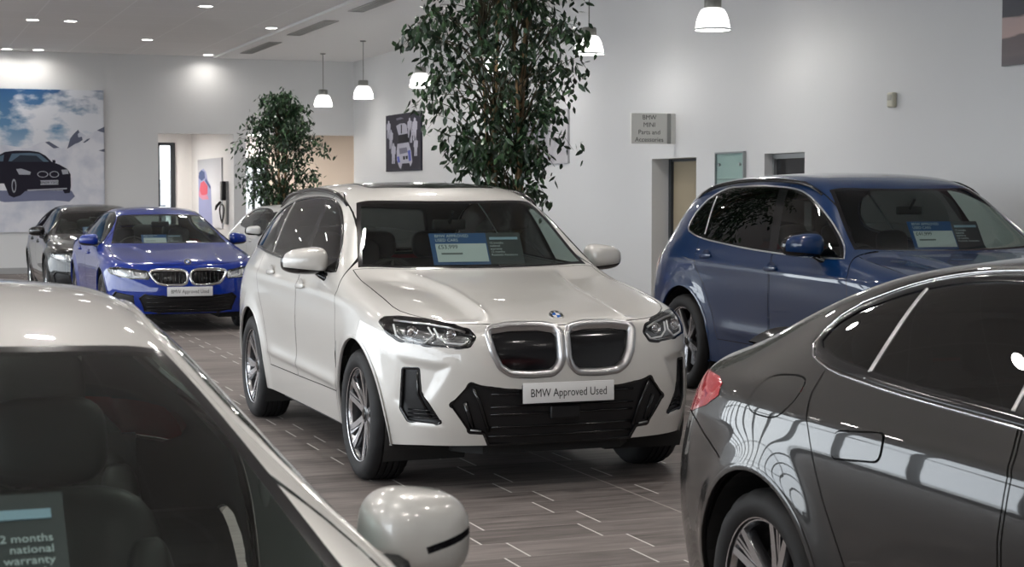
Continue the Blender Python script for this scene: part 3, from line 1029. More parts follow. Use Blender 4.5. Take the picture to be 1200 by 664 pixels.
    for s in (1, -1):
        poly = hd if s > 0 else mirror_poly(hd)
        sh.cut('head%d' % s, poly, 'X', 1, .0, cond=lambda c: c.x > -.2)
    for s in (1, -1):
        sh.cut('tail', X(F['tail']), 'Y', s, -.2, cond=lambda c: c.x < -2.9 * sx)
        if F.get('tail_back'):
            tb = YZ(F['tail_back']); sh.cut('tail', tb if s > 0 else mirror_poly(tb), 'X', -1, .05, cond=lambda c: c.x < -3.56)
    # --- kidneys and intakes
    kid = YZ(o['kidney'])     # right-hand kidney (y<0)
    kid = smooth_poly(kid, step=.02) if o.get('kidney_smooth', True) else round_poly(kid, .02)
    ki = offset_poly(kid, -o.get('kid_w', .026))
    for s in (1, -1):
        sh.cut('kidney%d' % s, kid if s < 0 else mirror_poly(kid), 'X', 1, .05)
    for nm, pl in o.get('blacks', {}).items():
        for q, poly in enumerate(pl): sh.cut('%s%d' % (nm, q), YZ(poly), 'X', 1, .0, cond=lambda c: c.x > .1)
    for nm, pl in o.get('rear_blacks', {}).items():
        for poly in pl: sh.cut(nm, YZ(poly), 'X', -1, -.2, cond=lambda c: c.x < -3.0)
    if F.get('flap'):
        fp = round_poly(X(F['flap']), .05); sh.cut('gap', offset_poly(fp, .0025), 'Y', -1, .02); sh.cut('flap', offset_poly(fp, -.0025), 'Y', -1, .02)
    for nm in o.get('flush_lines', []):
        pl, ax, sg = nm; a = offset_poly(pl, .0)
        sh.cut('gap', pl, ax, sg, .0)

    # ------------------------------------------------ take the parts out
    E_ = lambda names, nm, mat, par=root, **k: sh.extract(names, nm, mat, par, **k)
    sh.drop(['arch'])
    E_(['gap'], 'panel_seam', M['gap'], offset=-.006)
    if 'wind_frame' in sh.regs:
        ws = E_(['windscreen'], 'windscreen', M['windscreen'])
        E_(['wind_frame'], 'windscreen_frame', M['gloss_black'])
    E_(['rear_screen'], 'rear_screen', M['privacy_glass'] if o.get('privacy') else M['side_glass'])
    E_(['rear_frame'], 'rear_screen_frame', M['gloss_black'])
    if F.get('roofglass'): E_(['roof_glass'], 'roof_glass', M['gloss_black'])
    door_obj = {}
    for nm in doors:
        for s in (1, -1):
            d = E_(['%s%d' % (nm, s)], 'door', P); door_obj[(nm, s)] = d
    if o.get('flush'):
        for nm in doors:
            for s in (1, -1): E_(['fh_%s%d' % (nm, s)], 'door_handle', P, door_obj[(nm, s)], offset=.004)
    for s in (1, -1):
        for k in win:
            par = door_obj.get(('door_front', s)) if k == 'front' else (door_obj.get(('door_rear', s)) if k == 'rear' else root)
            mt = M['side_glass'] if k == 'front' else (M['privacy_glass'] if o.get('privacy') else M['side_glass'])
            E_(['glass_%s%d' % (k, s)], 'side_window', mt, par or root)
    for s in (1, -1): E_(['pillars%d' % s], 'window_pillars', M['gloss_black'])
    # window surround moulding
    for s in (1, -1):
        sh.strip('window_trim', offset_poly(dlo, .004), 'Y', s, trim, root, dome(o.get('trim_w', .018), .007))
        for k in (() if not o.get('trim_c') else ('quarter',)):
            pts = [(lerpx(z, c0, c1), z) for z in [zmid0 + (zmid1 - zmid0) * t / 8 - .02 for t in range(-1, 9)]]
            pts = [p for p in pts if in_poly(p[0], p[1], offset_poly(dlo, .02))]
            sh.strip('divider_bar', pts, 'Y', s, M['satin_alu'], root, dome(.014, .006), closed=False)
    # lamps
    for s in (1, -1):
        poly = hd if s > 0 else mirror_poly(hd)
        hsg = E_(['head%d' % s], 'headlamp', o.get('lamp_mat', M['lamp_chrome']), keep=True, offset=-.045)
        E_(['head%d' % s], 'lamp_lens', M['lens'], hsg)
        bm = bmesh.new()
        sh.strip('x', poly, 'X', 1, None, None, [(-.012, .001), (.0, .0025), (.004, .001), (.0, -.02), (-.004, -.05)], bm=bm)
        bm_obj('lamp_rim', bm, M['gloss_black'], hsg, auto=50, recalc=True)
        for el in o['lamp_elems']:
            bm = bmesh.new()
            H = [sh.hit('X', 1, p[0] * sy * s, p[1] * sz) for p in smooth_poly(el['pts'], closed=el.get('closed', False), step=.015, sharp=el.get('sharp', tuple(range(len(el['pts'])))))]
            add_tube(bm, [p + n * (-el.get('deep', .022)) for p, n in H], el['r'], 8, closed=el.get('closed', False))
            bm_obj(el['name'], bm, el['mat'], hsg, smooth=True, recalc=True)
        for (ly, lz, lr) in o.get('projectors', []):
            p, n = sh.hit('X', 1, ly * sy * s, lz * sz)
            n = Vector((1, .12 * s, 0)).normalized()
            bm = bmesh.new(); up = Vector((0, 0, 1)); x_ = up.cross(n); y_ = n.cross(x_); q = p - n * .045
            mt = Matrix(((x_.x, y_.x, n.x, q.x), (x_.y, y_.y, n.y, q.y), (x_.z, y_.z, n.z, q.z), (0, 0, 0, 1)))
            add_lathe(bm, [(0, .012), (lr * .6, .008), (lr * .86, 0), (lr * .9, .012), (lr, .014), (lr * 1.05, -.01)], 20, matrix=mt)
            bm_obj('projector', bm, M['chrome'], hsg, auto=40)
    E_(['tail'], 'tail_lamp', o.get('tail_mat', M['red_lens']), offset=.002)
    # kidneys
    for s in (1, -1):
        kp = kid if s < 0 else mirror_poly(kid)
        gr = E_(['kidney%d' % s], 'kidney_grille', M['gloss_black'], offset=-.03)
        bm = bmesh.new(); w_ = o.get('kid_w', .026)
        sh.strip('x', kp, 'X', 1, None, None, [(.004, -.01), (.006, .004), (.0, .010), (-w_ * .6, .010), (-w_, .0), (-w_ - .004, -.03)], bm=bm)
        bm_obj('grille_frame', bm, o.get('kid_mat', M['satin_alu']), gr, auto=50, recalc=True)
        # vertical bars
        ys = [p[0] for p in kp]; y0, y1 = min(ys), max(ys); nb = o.get('kid_bars', 9)
        zc = sum(p[1] for p in kp) / len(kp)
        for k in range(1, nb):
            yy = y0 + (y1 - y0) * k / nb
            col = []
            inset = offset_poly(kp, -w_)
            zs = [z for z in [min(p[1] for p in kp) + t * .01 for t in range(40)] if in_poly(yy, z, inset)]
            if len(zs) < 4: continue
            H = [sh.hit('X', 1, yy, z) for z in zs[::4] + [zs[-1]]]
            bm = bmesh.new()
            add_tube(bm, [p - n * .020 for p, n in H], .0065, 6, flat=1.0)
            bm_obj('grille_bar', bm, M['gloss_black'] if not o.get('bar_mat') else o['bar_mat'], gr, smooth=True, recalc=True)
    for nm, pl in o.get('blacks', {}).items():
        bs = []
        for q, poly in enumerate(pl):
            b = E_(['%s%d' % (nm, q)], nm, M['satin_black'], offset=-.015)
            if b is None: continue
            bs.append((sum(p[0] for p in poly), b))
            bm = bmesh.new()
            sh.strip('x', round_poly(YZ(poly), .008, 2), 'X', 1, None, None, [(.006, .0005), (0, .002), (-.008, -.002), (-.010, -.03)], bm=bm)
            bm_obj('intake_rim', bm, M['gloss_black'], b, auto=50, recalc=True)
        for el in o.get('slats', {}).get(nm, []):
            bm = bmesh.new()
            H = [sh.hit('X', 1, p[0] * sy, p[1] * sz) for p in smooth_poly(el[0], closed=False, step=.03, sharp=tuple(range(len(el[0]))))]
            add_tube(bm, [p - n * el[2] for p, n in H], el[1], 6)
            sd = el[0][0][0]
            par = next((b for t, b in bs if len(bs) > 1 and t * sd > 0), bs[0][1])
            bm_obj('slat', bm, el[3] if len(el) > 3 else M['gloss_black'], par, smooth=True, recalc=True)
    for nm in o.get('rear_blacks', {}): E_([nm], nm, M['satin_black'], offset=-.004)
    E_(['skirt'], 'sill_skirt', M['satin_black'])
    E_(['bonnet'], 'bonnet', P)
    E_(['flap'], 'fuel_flap', P)
    body = E_(None, 'body', P, keep=True)
    # dark lining inside the skin
    E_(None, 'cabin_lining', M['headliner'], offset=-.02)
    # cover under the bonnet and bulkhead so that nothing shows through
    # --- arch lips and liners
    for cx in (0, -wb):
        for s in (1, -1):
            ap = [(cx + ar * cos(a), wz + ar * sin(a)) for a in [radians(-32) + radians(244) * k / 40 for k in range(41)]]
            bm = bmesh.new()
            H = sh.on(ap, 'Y', s)
            rings = []
            for (p, n), q in zip(H, ap):
                d = Vector((q[0] - cx, 0, q[1] - wz)).normalized()
                rings.append([bm.verts.new(p + d * .020 + n * .0005), bm.verts.new(p + d * .012 + n * .003), bm.verts.new(p + n * .003),
                              bm.verts.new(p - d * .004 + n * .0 - Vector((0, .006 * s, 0))), bm.verts.new(p - d * .002 - Vector((0, .014 * s, 0)))])
            for i in range(len(rings) - 1):
                for k in range(4): bm.faces.new((rings[i][k], rings[i][k + 1], rings[i + 1][k + 1], rings[i + 1][k]))
            bm_obj('arch_lip', bm, P if not o.get('arch_mat') else o['arch_mat'], root, auto=60, recalc=True)
            bm = bmesh.new()
            A = []; B = []
            for i in range(25):
                a = radians(-30) + radians(240) * i / 24
                A.append(bm.verts.new((cx + (ar + .0) * cos(a), s * (min(abs(h_[0].y) for h_ in H[8:33]) - .016), wz + (ar + .0) * sin(a))))
                B.append(bm.verts.new((cx + ar * cos(a), s * .42, wz + ar * sin(a))))
            for i in range(24): bm.faces.new((A[i], A[i + 1], B[i + 1], B[i]))
            bm.faces.new(B)
            bm_obj('arch_liner', bm, M['matt_black'], root, recalc=True)
    # --- wheels
    st = o.get('wheel', W_SUV); R_ = wz
    for cx in (0, -wb):
        for s in (1, -1):
            wheel(root, cx, s * F['track'] * sy, R_, F['tyre_w'], F['rim_r'] * sz, st, s, rot=o.get('wrot', .3) + (cx * .7))
    # --- underbody
    bm = bmesh.new()
    fl = .25 * sz if F is SUV_F else .20
    pts = [(.62, .40), (.45, .52), (-.5, .50), (-.55, .80), (-wb + .5, .80), (-wb + .45, .5), (-wb - .45, .5), (-wb - .7, .6), (-wb - .80, .4)]
    pl = [(x, y) for x, y in pts] + [(x, -y) for x, y in pts[::-1]]
    add_prism(bm, [(x, y, fl) for x, y in pl], [(x, y, fl + .10) for x, y in pl])
    bm_obj('underbody', bm, M['matt_black'], root, recalc=True)
    # --- mirrors
    mx, my, mz = F['mirror']; mw, mh, md = F['mirror_s']
    for s in (1, -1):
        mirror(sh, root, mx * sx, s * my * sy, mz * sz, s, o.get('mirror_paint', P), mw, mh, md, blackfrac=o.get('mirror_black', .2),
               arm_to=tuple(F.get('mirror_arm', (mx * sx + .06, s * .86 * sy, (mz - .10) * sz)))[:1] + (s * F.get('mirror_arm', (0, .86 * sy, 0))[1], F.get('mirror_arm', (0, 0, (mz - .10) * sz))[2]),
               strip=o.get('mirror_strip', False))
    # --- door handles
    for (hx, hz), nm in zip(F['handles'], ('door_front', 'door_rear')):
        for s in (1, -1):
            if o.get('flush'): break
            p, n = sh.hit('Y', s, hx * sx, hz * sz)
            d = door_obj.get((nm, s)) or root
            mt = basis(p, (1, 0, .05), (0, 0, 1) if s < 0 else (0, 0, -1))
            nz = mt.col[2].to_3d()
            if nz.y * s < 0: mt = basis(p, (-1, 0, -.05), (0, 0, 1) if s > 0 else (0, 0, -1))
            bm = bmesh.new()
            hw, hh = F.get('handle_s', (.215, .032))
            add_lathe(bm, [(0, -.006), (.040, -.004), (.050, .0), (.054, .0008)], 28, matrix=mt @ Matrix.Translation((.0, 0, 0)) @ Matrix.Diagonal((1.25, .95, 1, 1)))
            bm_obj('handle_cup', bm, M['gloss_black'] if o.get('cup_dark') else P, d, auto=50)
            bm = bmesh.new()
            r = bmesh.ops.create_uvsphere(bm, u_segments=24, v_segments=14, radius=1)
            for v in r['verts']:
                q = Vector([(abs(t) ** .6) * (1 if t >= 0 else -1) for t in v.co])
                v.co = mt @ Vector((q.x * hw / 2, q.y * hh / 2, .008 + q.z * .010 + .006 * (1 - q.x * q.x)))
            bm_obj('door_handle', bm, P if not o.get('handle_mat') else o['handle_mat'], d, smooth=True, recalc=True)
    # --- cabin
    dx, dz = F['dash'][0] * sx, F['dash'][1] * sz
    bm = bmesh.new()
    prof = [(dx + .22, dz + .05), (dx + .05, dz + .075), (dx - .18, dz + .06), (dx - .32, dz + .01), (dx - .38, dz - .10), (dx - .36, dz - .45), (dx + .2, dz - .45)]
    yw = .70 * sy
    add_prism(bm, [(a, -yw, b) for a, b in prof], [(a, yw, b) for a, b in prof])
    bm_obj('dashboard', bm, M['interior'], root, auto=40, recalc=True)
    bm = bmesh.new()
    c0_, c1_, cz_, cy_ = F['cabin']
    add_box(bm, ((c0_ + c1_) / 2 * sx, 0, (cz_ - .04) * sz), ((c0_ - c1_) * sx, cy_ * 2 * sy, .05))
    bm_obj('cabin_floor', bm, M['interior'], root)
    sxx, syy, szz = F['seat']
    for s in (1, -1): seat(root, sxx * sx, s * syy * .88 * sy, szz * sz)
    for s in (1, 0, -1): seat(root, (sxx - .86) * sx, s * .40 * sy, (szz + .03) * sz)
    bm = bmesh.new(); zb_ = (F['belt'](-1.5) - .07) * sz
    add_box(bm, (-3.12 * sx, 0, zb_), (.75 * sx, 1.22 * sy, .02)); add_box(bm, (-2.78 * sx, 0, zb_ * .75), (.03, 1.30 * sy, zb_ * .5))
    bm_obj('parcel_shelf', bm, M['interior'], root)
    steering_wheel(root, dx - .45, -.37 * sy, dz - .02)
    bm = bmesh.new()
    p, n = sh.hit('Z', 1, (F['wind'][8][0] + .10) * sx, 0)
    add_box(bm, p + Vector((-.07, 0, -.09)), (.035, .22, .065), bevel=.014, seg=3)
    add_tube(bm, [p + Vector((-.06, 0, -.08)), p + Vector((0, 0, -.005))], .012, 8)
    bm_obj('interior_mirror', bm, M['satin_black'], root, auto=40)
    return root, sh

KID_SUV = [(-.432, .870), (-.408, .896), (-.293, .910), (-.124, .910), (-.035, .895), (-.006, .860), (-.006, .720), (-.026, .668), (-.070, .632), (-.197, .626), (-.310, .634), (-.372, .675), (-.410, .755)]

def x3():
    sp = suv_spec()
    sp['sculpt'] = [flare(0, .364, .428, .012, .06), flare(-2.864, .364, .428, .012, .06),
                    ridge_top(pchip([(-.6, .50), (-.3, .43), (.1, .385), (.5, .385), (.75, .40)]), .016, .028, -.6, .74, step=-.036),
                    ridge_side(lambda x: .985 + (-x) * .022, .010, .02, -3.4, .1, dn=.06),
                    ridge_side(lambda x: .47 - .02 * x, .014, .05, -2.45, -.35, dn=.02),
                    pocket_front([(.60, .70), (.85, .74), (.87, .50), (.80, .36), (.62, .36), (.70, .50)], .018, .05)]
    hd_el = [dict(name='light_tube', mat=M['drl'], r=.0055, pts=[(.845, .905), (.850, .845), (.835, .822), (.735, .808), (.690, .850), (.700, .900)], deep=.016),
             dict(name='light_tube', mat=M['drl'], r=.0055, pts=[(.675, .895), (.665, .845), (.625, .812), (.545, .806), (.515, .835)], deep=.016),
             dict(name='lamp_trim', mat=M['satin_alu'], r=.006, pts=[(.83, .925), (.70, .915), (.60, .897), (.53, .872)], deep=.012),
             dict(name='lamp_trim', mat=M['satin_alu'], r=.005, pts=[(.84, .815), (.72, .800), (.58, .794), (.52, .808)], deep=.008)]
    blk = {'lower_intake': [[(-.620, .488), (-.520, .604), (-.393, .574), (-.26, .560), (.26, .560), (.393, .574), (.520, .604), (.620, .488), (.515, .335), (.44, .330), (.40, .22), (-.40, .22), (-.44, .330), (-.515, .335)]],
           'side_intake': [[(a, b) for a, b in SUV_F['fog']], [(-a, b) for a, b in SUV_F['fog']][::-1]]}
    slats = {'lower_intake': [([(-.41, z), (0, z), (.41, z)], .006, .010) for z in (.54, .47, .43, .36, .31)] +
                             [([(s * .505, .575), (s * .47, .50), (s * .415, .34)], .010, .002) for s in (1, -1)] +
                             [([(s * .545, .50), (s * .50, .36)], .014, .012) for s in (1, -1)] +
                             [([(s * .51, .352), (s * .455, .345)], .005, -.002, M['satin_alu']) for s in (1, -1)],
             'side_intake': [([(s * .665, z), (s * .80, z + .004)], .004, .006) for s in (1, -1) for z in (.41, .43, .45)] +
                            [([(s * .762, .66), (s * .762, .54), (s * .70, .41)], .008, .010) for s in (1, -1)]}
    F = dict(SUV_F); F['roofglass'] = [(-1.50, -.44), (-1.42, 0), (-1.50, .44), (-2.95, .44), (-2.95, -.44)]
    root, sh = build_car(dict(name='car', label='white sport utility car in the middle of the showroom with a white nose plate',
        spec=sp, level=4, feat=F, scale=(1, 1, 1), pos=(3.405, 9.159), paint=M['white_paint'], privacy=True, kidney=KID_SUV, kidney_smooth=False, kid_w=.03, kid_bars=0,
        lamp_elems=hd_el, projectors=[(.775, .862, .030), (.60, .855, .028)], blacks=blk, slats=slats, trim=M['gloss_black'], trim_c=True, wheel=W_SUV, mirror_black=.22, wrot=.25))
    # badge, plate, roof rails
    p, n = sh.hit('X', 1, 0, .938)
    roundel('bonnet_badge', root, p + Vector((.004, 0, 0)), Vector((.55, 0, .84)), .040, up=Vector((-.8, 0, .5)))
    number_plate(root, .856, .547, .02)
    bm = bmesh.new(); add_box(bm, (.83, 0, .547), (.05, .50, .09), bevel=.01); bm_obj('plate_holder', bm, M['satin_black'], root)
    for s in (1, -1): roof_rail(sh, root, s, -1.28, -3.15, .655, M['gloss_black'])
    # radar cover in the intake, air curtain slot behind the front wheel, small wing badge
    bm = bmesh.new(); add_box(bm, (.80, 0, .435), (.03, .17, .075), bevel=.012, seg=3); bm_obj('sensor_cover', bm, M['satin_black'], root, auto=50)
    for s in (1, -1):
        bm = bmesh.new(); H = [sh.hit('Y', s, x, z) for x, z in ((-.455, .74), (-.475, .66), (-.485, .58))]
        add_tube(bm, [p - n * .002 for p, n in H], [.003, .007, .003], 8); bm_obj('wing_vent', bm, M['gloss_black'], root, smooth=True)
    return root, sh

def roof_rail(sh, root, s, x0, x1, y, mat, lift=.028):
    pts = []
    K = 24
    for k in range(K + 1):
        t = k / K; x = x0 + (x1 - x0) * t
        p, n = sh.hit('Z', 1, x, (y - .02) * s)
        e = min(t, 1 - t) * 7
        pts.append(p + Vector((0, 0, lift * min(1, e) ** .6)))
    bm = bmesh.new(); add_tube(bm, pts, [.008 + .008 * min(1, min(k, K - k) / 3) for k in range(K + 1)], 10)
    bm_obj('roof_rail', bm, mat, root, smooth=True)

LOW_F = dict(
    dlo=[(-.80, .992), (-1.02, 1.125), (-1.32, 1.262), (-1.62, 1.338), (-2.03, 1.356), (-2.40, 1.325), (-2.64, 1.262), (-2.78, 1.195), (-2.80, 1.135), (-2.70, 1.100), (-2.41, 1.070), (-1.74, 1.036), (-1.2, 1.010)],
    dlo_sharp=(0,), belt=lambda x: 1.036, bpillar=(-1.63, -1.70, -1.75, -1.815), cline=(-2.424, -2.440, .020),
    door_front=[(-.46, .36), (-.44, .60), (-.46, .84), (-.56, .93), (-.80, 1.035), (-1.06, 1.19), (-1.36, 1.32), (-1.62, 1.385), (-1.745, 1.40), (-1.73, 1.20), (-1.685, 1.02), (-1.625, .90), (-1.635, .74), (-1.62, .36)],
    door_rear=[(-1.635, .36), (-1.65, .74), (-1.64, .90), (-1.70, 1.02), (-1.745, 1.20), (-1.76, 1.40), (-2.1, 1.39), (-2.45, 1.35), (-2.74, 1.26), (-2.87, 1.17), (-2.82, 1.115), (-2.665, 1.085), (-2.642, .996), (-2.592, .94), (-2.526, .836), (-2.45, .698), (-2.367, .565), (-2.27, .36)],
    wind=[(-.60, -.70), (-.53, -.38), (-.505, 0), (-.53, .38), (-.60, .70), (-1.0, .615), (-1.42, .515), (-1.375, .28), (-1.36, 0), (-1.375, -.28), (-1.42, -.515), (-1.0, -.615)],
    wind_sharp=(0, 4, 6, 10), rear_axis='Z',
    rear=[(-2.62, -.44), (-2.55, 0), (-2.62, .44), (-3.10, .50), (-3.28, .55), (-3.33, 0), (-3.28, -.55), (-3.10, -.50)],
    hood=[(-.585, -.735), (-.30, -.76), (.05, -.765), (.30, -.755), (.46, -.69), (.58, -.575), (.655, -.46), (.71, -.30), (.728, 0), (.71, .30), (.655, .46), (.58, .575), (.46, .69), (.30, .755), (.05, .765), (-.30, .76), (-.585, .735), (-.515, .38), (-.49, 0), (-.515, -.38)],
    hood_sharp=(0, 16),
    wheelz=.335, arch_r=.398, wb=2.856, track=.785, tyre_w=.235, rim_r=.247,
    head=[(.868, .715), (.845, .742), (.77, .752), (.62, .735), (.468, .712), (.440, .680), (.440, .628), (.46, .612), (.63, .618), (.76, .640), (.84, .672)],
    plate=(.83, .47), handles=[(-1.42, .860), (-2.30, .885)], mirror=(-.98, .925, 1.03), mirror_s=(.23, .155, .19), mirror_arm=(-.90, .80, .965),
    tail=[(-3.276, .887), (-3.18, .930), (-3.20, .968), (-3.264, .982), (-3.40, .985), (-4.0, .975), (-4.0, .845), (-3.44, .847)],
    tail_back=[(.30, .965), (.55, .985), (.9, .99), (.9, .86), (.5, .875), (.30, .93)],
    dash=(-.62, .90), seat=(-1.62, .40, .22), cabin=(-.45, -2.7, .28, .72))

KID_LOW = [(-.448, .690), (-.425, .720), (-.30, .735), (-.10, .732), (-.035, .712), (-.008, .672), (-.010, .610), (-.030, .562), (-.070, .540), (-.262, .540), (-.360, .562), (-.415, .620)]
LOW_EL = [dict(name='light_tube', mat=M['drl'], r=.0075, pts=[(.83, .725), (.82, .680), (.70, .645), (.66, .665), (.665, .715)], deep=.014),
          dict(name='light_tube', mat=M['drl'], r=.0075, pts=[(.63, .712), (.62, .655), (.50, .632), (.475, .660), (.48, .695)], deep=.014),
          dict(name='lamp_trim', mat=M['drl'], r=.007, pts=[(.83, .672), (.70, .635), (.50, .620)], deep=.010)]
LOW_BLK = {'lower_intake': [[(-.50, .445), (-.30, .425), (.30, .425), (.50, .445), (.56, .40), (.50, .25), (.34, .225), (-.34, .225), (-.50, .25), (-.56, .40)]],
           'side_intake': [[(.62, .43), (.80, .47), (.83, .42), (.80, .30), (.70, .27), (.60, .30)], [(-.62, .43), (-.60, .30), (-.70, .27), (-.80, .30), (-.83, .42), (-.80, .47)]]}
LOW_SL = {'lower_intake': [([(-.48, z), (0, z), (.48, z)], .006, .008) for z in (.40, .35, .30, .26)]}

def low_sculpt(line=None):
    return [flare(0, .335, .398, .014, .06), flare(-2.856, .335, .398, .020, .07),
            ridge_top(pchip([(-.5, .50), (-.1, .42), (.3, .38), (.7, .38)]), .009, .03, -.5, .68, step=-.012),
            ridge_side(lambda x: .885 + (-x) * .020, .004, .018, -3.3, .1, dn=.03),
            ridge_side(lambda x: .40, .010, .05, -2.45, -.35, dn=.02)]

def x5():
    F = dict(SUV_F)
    F['door_front'] = [(-.47, .44), (-.44, .70), (-.45, .98), (-.52, 1.08), (-.74, 1.225), (-1.00, 1.40), (-1.20, 1.51), (-1.40, 1.575), (-1.72, 1.615), (-1.66, 1.45), (-1.53, 1.16), (-1.475, .95), (-1.49, .70), (-1.50, .43)]
    F['dlo'] = [(-.62, 1.098), (-.80, 1.215), (-1.06, 1.375), (-1.28, 1.478), (-1.50, 1.545), (-1.9, 1.58), (-2.4, 1.582), (-2.70, 1.560), (-2.92, 1.48), (-3.03, 1.37), (-3.03, 1.262), (-2.92, 1.226), (-2.25, 1.155), (-1.4, 1.110)]
    F['belt'] = lambda x: 1.12; F['bpillar'] = (-1.47, -1.70, -1.58, -1.82); F['cline'] = (-2.62, -2.80, .022)
    F['tail'] = [(-3.50, 1.03), (-3.53, 1.13), (-3.75, 1.13), (-4.0, 1.10), (-4.0, .93), (-3.75, .93)]; F['handles'] = [(-1.46, .998), (-2.50, 1.055)]; F['handle_s'] = (.20, .036)
    F['wheelz'] = .370; F['arch_r'] = .440; F['tyre_w'] = .275; F['track'] = .82; F['rim_r'] = .272
    F['door_rear'] = [(-1.515, .43), (-1.505, .70), (-1.49, .95), (-1.545, 1.16), (-1.675, 1.45), (-1.735, 1.617), (-2.0, 1.63), (-2.5, 1.62), (-2.70, 1.58), (-2.80, 1.35), (-2.72, 1.15), (-2.64, .97), (-2.50, .84), (-2.38, .66), (-2.30, .43)]; F['mirror'] = (-.90, .985, 1.180); F['mirror_s'] = (.27, .18, .24)
    sx, sy, sz = 1.039, 1.06, 1.041
    sp = suv_spec(sx, sy, sz)
    for j in range(4):   # slightly higher screen header and roof
        yy, zz = sp['cols'][j]; sp['cols'][j] = (yy, [(a, b + (.030 if -1.4 < a < -1.2 else (.018 if a < -1.5 and b > 1.5 else 0))) for a, b in zz])
    sp['sculpt'] = [flare(0, .385, .455, .016, .06), flare(-2.975, .385, .455, .018, .06),
                    ridge_top(pchip([(-.6, .52), (-.3, .45), (.1, .42), (.5, .42), (.75, .43)]), .012, .035, -.6, .74, step=-.015),
                    ridge_side(lambda x: 1.00 + (-x) * .024, .012, .02, -3.5, .1, dn=.07),
                    ridge_side(lambda x: .50 - .01 * x, .014, .06, -2.5, -.35, dn=.03)]
    hd_el = [dict(name='light_tube', mat=M['drl'], r=.0065, pts=[(.845, .905), (.850, .845), (.735, .808), (.700, .900)]),
             dict(name='light_tube', mat=M['drl'], r=.0065, pts=[(.675, .895), (.625, .812), (.545, .806)])]
    blk = {'lower_intake': [[(-.620, .488), (-.520, .60), (-.26, .575), (.26, .575), (.520, .60), (.620, .488), (.515, .335), (.40, .22), (-.40, .22), (-.515, .335)]]}
    root, sh = build_car(dict(name='car', label='dark blue sport utility car with chrome window line by the white wall',
        spec=sp, level=3, feat=F, scale=(sx, sy, sz), pos=(7.16, 9.62), paint=M['blue_paint'], privacy=True, kidney=KID_SUV, kidney_smooth=False, kid_w=.03,
        lamp_elems=hd_el, blacks=blk, trim=M['satin_alu'], trim_w=.012, trim_c=True, wheel=W_M, cup_dark=False))
    p, n = sh.hit('X', 1, 0, .97); roundel('bonnet_badge', root, p, Vector((.55, 0, .84)), .041, up=Vector((-.8, 0, .5)))
    number_plate(root, .89, .55)
    for s in (1, -1): roof_rail(sh, root, s, -1.30, -3.30, .70, M['gloss_black'], .034)
    return root, sh

def g4():
    sp = low_spec(1.0, 1.015, 1.0, 'fastback')
    sp['sculpt'] = low_sculpt() + [boot_lip(-3.60, 1.05, .014)]
    F = dict(LOW_F); F['handle_s'] = (.245, .080)
    F['flap'] = [(-2.945, .925), (-2.955, .975), (-2.93, 1.02), (-2.80, 1.035), (-2.705, 1.03), (-2.695, .95), (-2.76, .905), (-2.91, .905)]
    root, sh = build_car(dict(name='car', label='dark grey four-door coupe in the right foreground, cropped by the frame',
        spec=sp, level=4, feat=F, scale=(1.0, 1.015, 1.0), pos=(3.465, 1.81), paint=M['grey_paint'], privacy=True, kidney=KID_LOW, kidney_smooth=False, kid_w=.024,
        lamp_elems=LOW_EL, blacks=LOW_BLK, slats=LOW_SL, trim=M['gloss_black'], trim_w=.030, trim_c=True, wheel=W_M, flush=True, wrot=1.1, flush_lines=[([(-3.55, .842), (-3.44, .838), (-3.35, .822), (-3.215, .776), (-3.10, .735), (-3.10, .742), (-3.215, .783), (-3.35, .829), (-3.44, .845), (-3.55, .849)], 'Y', q) for q in (-1, 1)],
        rear_blacks={'rear_diffuser': [[(-.62, .36), (-.55, .42), (.55, .42), (.62, .36), (.60, .15), (-.60, .15)]]}))
    for s in (1, -1):
        dl = smooth_poly(S2(F['dlo'], 1.0, 1.0), step=.06, sharp=F['dlo_sharp'])
        sh.strip('trim_glint', offset_poly(dl, .024), 'Y', s, M['chrome'], root, dome(.006, .006))  # thin chrome line stands in for bright reflections on the gloss black trim
        # B pillar bar
        pts = [(-1.745 - .10 * (z - 1.03), z) for z in (1.045, 1.12, 1.20, 1.28, 1.335)]
        sh.strip('pillar_bar', pts, 'Y', s, M['satin_alu'], root, dome(.012, .006), closed=False)
    # boot lip spoiler
    bm = bmesh.new(); rings = []
    for k in range(25):
        y = -.62 + 1.24 * k / 24
        x = -3.56 + .14 * (abs(y) / .62) ** 2.2
        p, n = sh.hit('Z', 1, x, y)
        e = min(1, (1 - abs(y) / .62) * 5)
        rings.append([bm.verts.new(p + Vector((.07, 0, .002))), bm.verts.new(p + Vector((.0, 0, .012 * e + .003))), bm.verts.new(p + Vector((-.05, 0, .030 * e + .004))), bm.verts.new(p + Vector((-.052, 0, .020 * e))), bm.verts.new(p + Vector((-.01, 0, -.004)))])
    for i in range(24):
        for k in range(4): bm.faces.new((rings[i][k], rings[i][k + 1], rings[i + 1][k + 1], rings[i + 1][k]))
    bm_obj('boot_spoiler', bm, M['gloss_black'], root, auto=50, recalc=True)
    p, n = sh.hit('X', 1, 0, .80); roundel('bonnet_badge', root, p + Vector((.006, 0, .008)), Vector((.75, 0, .66)), .040, up=Vector((-.8, 0, .5)))
    number_plate(root, .845, .45)
    return root, sh

def boot_lip(x0, z0, amp):
    def f(sh):
        for v in sh.bm.verts:
            c = v.co
            if c.x > -3.4 or abs(c.y) > .72: continue
            v.co.z += amp * gauss(c.x - x0, .05) * gauss(c.z - z0, .05) * (1 - sstep(.55, .72, abs(c.y)))
    return f

